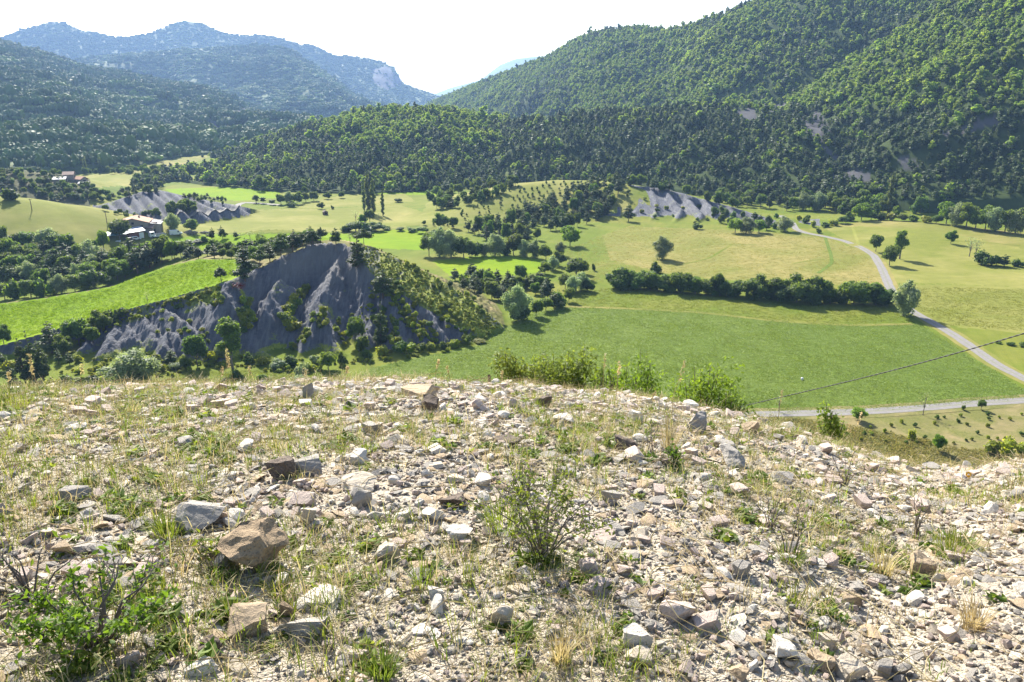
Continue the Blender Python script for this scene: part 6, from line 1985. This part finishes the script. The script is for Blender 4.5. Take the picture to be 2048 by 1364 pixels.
def tuft(name, n, ln, wd, spread, mat, seed, curl=0.6, lean=0.6):
    g = Geo(); blades(g, n, ln, wd, spread, np.random.default_rng(seed), curl, lean)
    return g.mesh(name, mat)
def rosette(name, n, ln, mat, seed, h=0.03):
    rg = np.random.default_rng(seed); g = Geo()
    d = rand_dirs(n, rg); d[:, 2] = np.abs(d[:, 2]) * 0.6 + 0.1
    c = d * ln * rg.uniform(0.3, 1.2, (n, 1)) * np.array([1, 1, 0.9])
    v, f = cards(c + np.array([0, 0, h * 0.3]), unit(rg.normal(size=(n, 3)) * 0.6 + np.array([0, 0, 1.0])), ln * 0.33, rg, 1.4)
    g.add(v, f, np.repeat(rg.random(n), 4))
    return g.mesh(name, mat)
TG = [tuft('grass_tuft', 12, 0.075, 0.0013, 0.03, GM['green'], 51), tuft('grass_tuft', 9, 0.11, 0.0014, 0.03, GM['green'], 52), tuft('grass_tuft', 14, 0.05, 0.0013, 0.04, GM['green'], 53, 1.0, 1.0)]
TD = [tuft('dry_tuft', 12, 0.08, 0.0011, 0.04, GM['dry'], 54, 0.8, 1.3), tuft('dry_tuft', 9, 0.13, 0.0011, 0.03, GM['dry'], 55, 0.9, 1.5), tuft('dry_tuft', 14, 0.06, 0.0012, 0.05, GM['dry'], 56, 1.2, 2.0)]
TW = [rosette('weed', 16, 0.035, GM['weed'], 57), rosette('weed', 24, 0.045, GM['thorn'], 58), rosette('weed', 12, 0.028, GM['olive'], 59)]

def plants_mass(name, n, r0, r1, protos, s0, s1, thr, label, power=1.8):
    P = knoll_points(n, r0, r1, rg_, power)
    P = P[rg_.random(len(P)) < np.clip(thr + 0.9 * grassiness(P), 0.03, 1)]
    n = len(P)
    rot = np.stack([rg_.normal(size=n) * 0.12, rg_.normal(size=n) * 0.12, rg_.random(n) * 6.283], 1)
    s = rg_.uniform(s0, s1, n)
    return scatter(name, on_knoll(P, 0.004), rot, np.repeat(s[:, None], 3, 1), rg_.integers(0, len(protos), n), protos, label=label)
plants_mass('grass', 26000, 1.8, 12, TG, 0.5, 1.3, 0.30, 'sparse short green grass among the stones')
plants_mass('dry_grass', 34000, 1.8, 12, TD, 0.45, 1.3, 0.40, 'dry yellow grass among the stones')
plants_mass('weeds', 5500, 1.8, 10, TW, 0.5, 1.3, 0.35, 'low green weeds among the stones')
# straw lying about
gs = []
for i in range(4):
    g = Geo(); rgi = np.random.default_rng(70 + i)
    t = np.linspace(-0.5, 0.5, 6)
    q = np.stack([t, 0.06 * np.sin(t * 5 + i) , 0.02 + 0.05 * rgi.random() * (1 - 4 * t * t)], 1)
    g.add(*tube(q, np.full(6, 0.0022), 4), 0.7); gs.append(g.mesh('straw', GM['dry']))
P = knoll_points(1500, 1.8, 8.5, rg_, 1.6)
n = len(P)
scatter('straw', on_knoll(P, -0.012), np.stack([rg_.normal(size=n) * 0.15, rg_.normal(size=n) * 0.2, rg_.random(n) * 6.28], 1), np.stack([rg_.uniform(0.12, 0.5, n)] + [rg_.uniform(0.5, 0.9, n)] * 2, 1), rg_.integers(0, 4, n), gs, label='loose pale straw lying over the stones')

# --- single plants on the knoll
def twig_bush(o, h, w, seed, stems, leaf, leaf_size, leaf_n, up=0.8, bare=0.2, thick=0.0045):
    """several stems from one foot, forking, with small leaves along the outer twigs"""
    rg = np.random.default_rng(seed)
    tg, lg = Geo(), Geo()
    tips = []
    for s in range(stems):
        a = rg.random() * 6.283
        out = w * 0.5 * rg.uniform(0.3, 1.0)
        end = np.array([math.cos(a) * out, math.sin(a) * out, h * rg.uniform(0.55, 1.0) * (1 - 0.25 * out / (w * 0.5))])
        mid = end * np.array([0.4, 0.4, 0.55]) + rg.normal(size=3) * 0.03 * h
        m2 = end * np.array([0.72, 0.72, 0.8]) + rg.normal(size=3) * 0.03 * h
        pts = np.array([(rg.normal() * 0.01, rg.normal() * 0.01, -0.02), mid, m2, end])
        tg.add(*tube(pts, [thick, thick * 0.75, thick * 0.5, thick * 0.2], 5))
        segs = [(mid, m2), (m2, end)]
        for b in range(int(rg.integers(3, 7))):
            f = rg.uniform(0.25, 0.95)
            b0 = mid + (end - mid) * f
            b1 = b0 + unit((end - mid)[None])[0] * h * rg.uniform(0.08, 0.2) + rg.normal(size=3) * h * 0.10
            b1[2] = max(b1[2], 0.03)
            tg.add(*tube(np.array([b0, (b0 + b1) / 2 + rg.normal(size=3) * 0.01, b1]), [thick * 0.4, thick * 0.3, thick * 0.12], 4))
            segs.append((b0, b1))
        tips.append(segs)
    c, nn = [], []
    for segs in tips:
        if rg.random() < bare: continue
        for (a_, b_) in segs:
            for q in range(max(1, int(leaf_n / (stems * len(segs))))):
                p_ = a_ + (b_ - a_) * rg.random() + rg.normal(size=3) * leaf_size * 0.9
                if p_[2] > 0.01: c.append(p_)
    if not c: c = [np.array([0.0, 0.0, h * 0.3])]
    c = np.array(c)
    v, f = cards(c, unit(rg.normal(size=c.shape) * 0.8 + np.array([0, 0, up])), leaf_size * 0.6, rg, 1.25)
    lg.add(v, f, np.repeat(np.clip(rg.normal(0.5, 0.25, len(c)), 0, 1), 4))
    put('leaves', lg.mesh('leaves', GM[leaf]), o)
    put('twigs', tg.mesh('twigs', GM['twig'], True), o)

def plant_thing(name, label, cat, px, py, group=None):
    p = knoll_at(px, py)
    return thing(name, label, cat, p, 0, group), depth_of(p) / FPX
o, k = plant_thing('twiggy_bush', 'sparse twiggy bush with tiny leaves in the middle of the stones', 'bush', 1085, 1112)
twig_bush(o, 212 * k, 310 * k, 31, 24, 'thorn', 0.012, 1500, bare=0.2, thick=0.0036)
blades_g = Geo(); blades(blades_g, 70, 0.10, 0.0016, 0.07, np.random.default_rng(5), 0.5, 0.8); put('grass_foot', blades_g.mesh('grass_foot', GM['green']), o)
o, k = plant_thing('leafy_bush', 'low dark leafy bush with bare grey twigs at the lower left corner', 'bush', 205, 1290)
twig_bush(o, 190 * k, 330 * k, 32, 24, 'dark', 0.0155, 1900, bare=0.28, thick=0.005)
blades_g = Geo(); blades(blades_g, 90, 0.13, 0.0018, 0.16, np.random.default_rng(6), 0.6, 0.9); put('grass_foot', blades_g.mesh('grass_foot', GM['green']), o)
o, k = plant_thing('dead_twigs', 'bare grey dead twigs spreading at the left edge beside the dark leafy bush', 'twigs', 70, 1200)
twig_bush(o, 110 * k, 260 * k, 33, 12, 'dark', 0.02, 60, bare=0.7, thick=0.004)
for (px, py, hpx, wpx, st, lf, ln, sz, bare, lab) in (
        (1580, 1112, 165, 80, 4, 'thorn', 30, 0.014, 0.6, 'two thin dark twigs rising from a green tuft at the right'),
        (1540, 1062, 90, 70, 6, 'thorn', 60, 0.014, 0.5, 'small dry twig plant left of the two thin twigs'),
        (1690, 975, 85, 120, 8, 'thorn', 90, 0.014, 0.4, 'wiry dry plant on the upper slope at the right'),
        (1830, 1075, 105, 70, 6, 'thorn', 60, 0.014, 0.5, 'thin upright dry plant near the right edge'),
        (1300, 905, 75, 60, 5, 'thorn', 60, 0.013, 0.4, 'wispy plant beside the dark stone at the right of the upper slope'),
        (1350, 935, 55, 45, 9, 'dark', 160, 0.016, 0.0, 'small dark green leafy plant on the upper slope right of centre'),
        (430, 1120, 60, 90, 7, 'thorn', 120, 0.018, 0.1, 'small leafy sprig in front of the grey leaning slab'),
        (1060, 985, 60, 60, 8, 'olive', 110, 0.015, 0.1, 'greyish sprig above the twiggy bush')):
    o, k = plant_thing('twig_plant', lab, 'plant', px, py)
    twig_bush(o, hpx * k, wpx * k, int(px), st, lf, sz, ln, bare=bare, thick=0.0028)
for (px, py, hpx, wpx, n, m, lab) in (
        (335, 1072, 55, 80, 150, 'green', 'dense green grass clump left of the grey boulder'),
        (1945, 1258, 75, 60, 110, 'dry', 'pale dry grass tuft at the right edge of the gravel'),
        (765, 1362, 80, 70, 120, 'green', 'bright green grass tuft at the bottom edge'),
        (1338, 902, 95, 40, 70, 'dry', 'tall dry grass tuft on the crest right of centre'),
        (1910, 1110, 60, 120, 150, 'green', 'broad green weed clump at the right beside the tan stone'),
        (1765, 1150, 80, 50, 60, 'dry', 'reddish dry grass tuft left of the tan angular stone'),
        (1120, 1325, 90, 60, 80, 'dry', 'yellowish grass tuft at the bottom centre in the gravel'),
        (560, 1195, 60, 60, 60, 'green', 'small green tuft below the biggest rock'),
        (1010, 1060, 80, 120, 140, 'green', 'grass clump at the left foot of the twiggy bush'),
        (735, 905, 35, 50, 70, 'green', 'mossy green cushion of grass left of centre on the upper slope'),
        (1085, 850, 35, 60, 80, 'green', 'yellow green grass cushion under the dark pyramid stone'),
        (845, 1170, 70, 70, 60, 'green', 'sparse green tuft between the peaked stone and the white cube'),
        (1580, 1125, 50, 80, 100, 'green', 'green tuft at the foot of the two thin twigs'),
        (640, 840, 40, 70, 70, 'green', 'low green grass patch near the crest at the left'),
        (250, 830, 40, 90, 80, 'dry', 'dry grass patch on the crest at the left'),
        (30, 820, 60, 90, 90, 'green', 'grass clump at the left end of the crest')):
    p = knoll_at(px, py); k = depth_of(p) / FPX
    g = Geo(); blades(g, n, hpx * k * 0.9, 0.0017, wpx * k * 0.33, np.random.default_rng(int(px + py)), 0.55, 0.9)
    put('grass_clump', g.mesh('grass_clump', GM[m]), None, tuple(p), label=lab, cat='grass clump', group='grass clumps on the knoll')
# tall flowering stalks along the crest
for i, (px, py, hpx, ln) in enumerate([(22, 800, 60, .1), (72, 800, 95, .05), (82, 802, 75, -.1), (165, 795, 70, .15), (455, 790, 95, .1), (470, 790, 80, -.08), (440, 792, 60, .2), (505, 790, 60, .0), (610, 785, 50, .1), (870, 775, 55, .15),
                                      (900, 772, 40, -.1), (1205, 800, 95, .02), (1232, 805, 85, .05), (1340, 850, 130, .15), (1300, 840, 60, .1), (1555, 850, 75, .02), (1700, 905, 60, -.15), (1702, 905, 85, .12), (1000, 790, 50, .1), (690, 790, 60, .15)]):
    p = knoll_at(px, py); k = depth_of(p) / FPX
    h = hpx * k
    g = Geo()
    q = np.array([(0, 0, -0.02), (ln * h * 0.2, 0, h * 0.5), (ln * h, 0, h)])
    g.add(*tube(q, [0.0022, 0.0018, 0.001], 4), 0.4)
    o = put('grass_stalk', None, None, tuple(p), label='%s tall grass stalk from the left along the crest of the stones' % ORD[[22, 72, 82, 165, 440, 455, 470, 505, 610, 690, 870, 900, 1000, 1205, 1232, 1300, 1340, 1555, 1700, 1702].index(px)], cat='grass stalk', group='tall grass stalks on the crest')
    put('stem', g.mesh('stem', GM['dry'], True), o)
    g = Geo(); rgi = np.random.default_rng(i)
    t = rgi.random(26)
    c = np.stack([ln * h * (0.72 + 0.28 * t), t * 0, h * (0.72 + 0.30 * t)], 1) + rgi.normal(size=(26, 3)) * 0.006
    v, f = cards(c, rand_dirs(26, rgi), 0.008, rgi, 1.6); g.add(v, f, 0.8)
    put('seed_head', g.mesh('seed_head', GM['dry']), o)
    g = Geo(); blades(g, 4, h * 0.45, 0.002, 0.01, rgi, 0.5, 0.7); put('blades', g.mesh('blades', GM['green']), o)
# yellow flower
p = knoll_at(1935, 962); k = depth_of(p) / FPX
o = thing('yellow_flower', 'single yellow orange flower on the right rim', 'flower', p)
BX().tube([(0, 0, 0), (0.004, 0, 0.03), (0, 0, 14 * k)], 0.0016, 4).part('stem', GM['weed'], o)
g = Geo(); rgi = np.random.default_rng(8); a = np.linspace(0, 6.283, 9)[:-1]
c = np.stack([np.cos(a) * 0.013, np.sin(a) * 0.006, 14 * k + np.sin(a) * 0.012], 1)
v, f = cards(c, np.tile([0.0, -0.8, 0.6], (8, 1)), 0.011, rgi, 1.1); g.add(v, f, 0.5)
put('petals', g.mesh('petals', plain('yellow_petals', (0.75, 0.40, 0.02), 0.6)), o)

# bushes just over the rim
def rim_bush(name, label, px, top, wpx, r, leaf, seed, n_l=9, leaf_size=0.045, per=1.0, tall=0.0):
    x, y, z = (float(c) for c in G(px, top, r))
    zb = float(H(x, y))
    h = z - zb; k = depth_of((x, y, zb)) / FPX
    w = wpx * k * 1.15
    rg = np.random.default_rng(seed)
    o = thing(name, label, 'bush', (x, y, zb))
    lg, tg = Geo(), Geo()
    for i in range(n_l):
        q = (i + 0.5) / n_l
        cx = (q - 0.5) * w * 0.72; cy = rg.normal() * w * 0.12
        zt = h * (1.0 + 0.08 * math.sin(q * 5.1 + seed)) * rg.uniform(0.90, 1.04)
        rr = w * rg.uniform(0.17, 0.25)
        for zc in np.arange(rr * 0.8, zt - rr * 0.4, rr * 0.8):
            n_ = int(per * 4.0 * (rr / leaf_size) ** 1.6)
            d = rand_dirs(n_, rg)
            c = np.array([cx + rg.normal() * rr * 0.3, cy, zc]) + d * rr * rg.uniform(0.5, 1.1, (n_, 1))
            v, f = cards(c, unit(d * 0.5 + rg.normal(size=(n_, 3)) * 0.7 + np.array([0, 0, 0.4])), leaf_size, rg, 1.3)
            lg.add(v, f, np.repeat(np.clip(rg.normal(0.5, 0.25, n_), 0, 1), 4))
        tg.add(*tube(np.array([(cx * 0.3, 0, -0.3), (cx * 0.7, cy * 0.5, zt * 0.5), (cx, cy, zt)]), [0.02, 0.014, 0.004], 5))
        for q2 in range(int(tall * 3)):
            a0 = np.array([cx + rg.normal() * 0.1, cy, zt * 0.7]); a1 = a0 + np.array([rg.normal() * 0.08, 0, h * rg.uniform(0.3, 0.5)])
            tg.add(*tube(np.array([a0, (a0 + a1) / 2, a1]), [0.006, 0.004, 0.002], 4))
            n_ = 14; t = rg.random((n_, 1))
            v, f = cards(a0 + (a1 - a0) * t + rg.normal(size=(n_, 3)) * 0.02, rand_dirs(n_, rg), leaf_size * 0.8, rg, 1.5); lg.add(v, f, np.repeat(rg.random(n_), 4))
    put('foliage', lg.mesh('foliage', GM[leaf]), o); put('stems', tg.mesh('stems', GM['twig'], True), o)
    return o
rim_bush('rim_bush', 'left half of the olive green bush pair beyond the crest, lower one', 1047, 720, 100, 13.5, 'olive', 1, 8, 0.026, 1.1)
rim_bush('rim_bush', 'taller right half of the olive green bush pair beyond the crest', 1128, 709, 112, 14.0, 'olive', 2, 9, 0.026, 1.1)
rim_bush('rim_bush', 'bright green bush with tall shoots right of the olive pair', 1262, 734, 115, 13.5, 'lime', 3, 8, 0.030, 0.8, 0.6)
rim_bush('rim_bush', 'thin sprouting shoots between the olive pair and bright bush', 1208, 745, 60, 13.0, 'lime', 4, 4, 0.040, 0.35, 1.2)
rim_bush('rim_bush', 'bright green bush on the crest left of the lane', 1415, 746, 125, 13.0, 'lime', 5, 9, 0.028, 0.55)
rim_bush('rim_bush', 'pale lower bush touching the right side of the bright crest bush', 1465, 790, 70, 12.5, 'thorn', 6, 6, 0.026, 0.8)
rim_bush('rim_bush', 'small upright green bush alone on the rim in front of the lane', 1668, 818, 48, 11.5, 'thorn', 7, 5, 0.026, 0.8)
# ------------------------------------------------------------------ air
def build_haze():
    zt_ = max(float(v[..., 2].max()) for v in LAYERS.values()) + 25
    x0, x1, y0, y1, z0, z1 = -5200, 3600, -60, 11500, -420, zt_
    v = [(x, y, z) for x in (x0, x1) for y in (y0, y1) for z in (z0, z1)]
    f = [(0, 1, 3, 2), (4, 6, 7, 5), (0, 4, 5, 1), (2, 3, 7, 6), (0, 2, 6, 4), (1, 5, 7, 3)]
    m = bpy.data.materials.new('valley_air')
    m.use_nodes = True
    nt = m.node_tree
    nt.nodes.remove(nt.nodes['Principled BSDF'])
    p = nt.nodes.new('ShaderNodeVolumePrincipled')
    p.inputs['Color'].default_value = (0.36, 0.58, 1.0, 1)
    p.inputs['Density'].default_value = HAZE
    p.inputs['Anisotropy'].default_value = 0.2
    nt.links.new(p.outputs['Volume'], nt.nodes['Material Output'].inputs['Volume'])
    put('haze', mesh_np('haze', np.array(v, float), np.array(f), m), kind='stuff')
HAZE = 0.0001
build_haze()
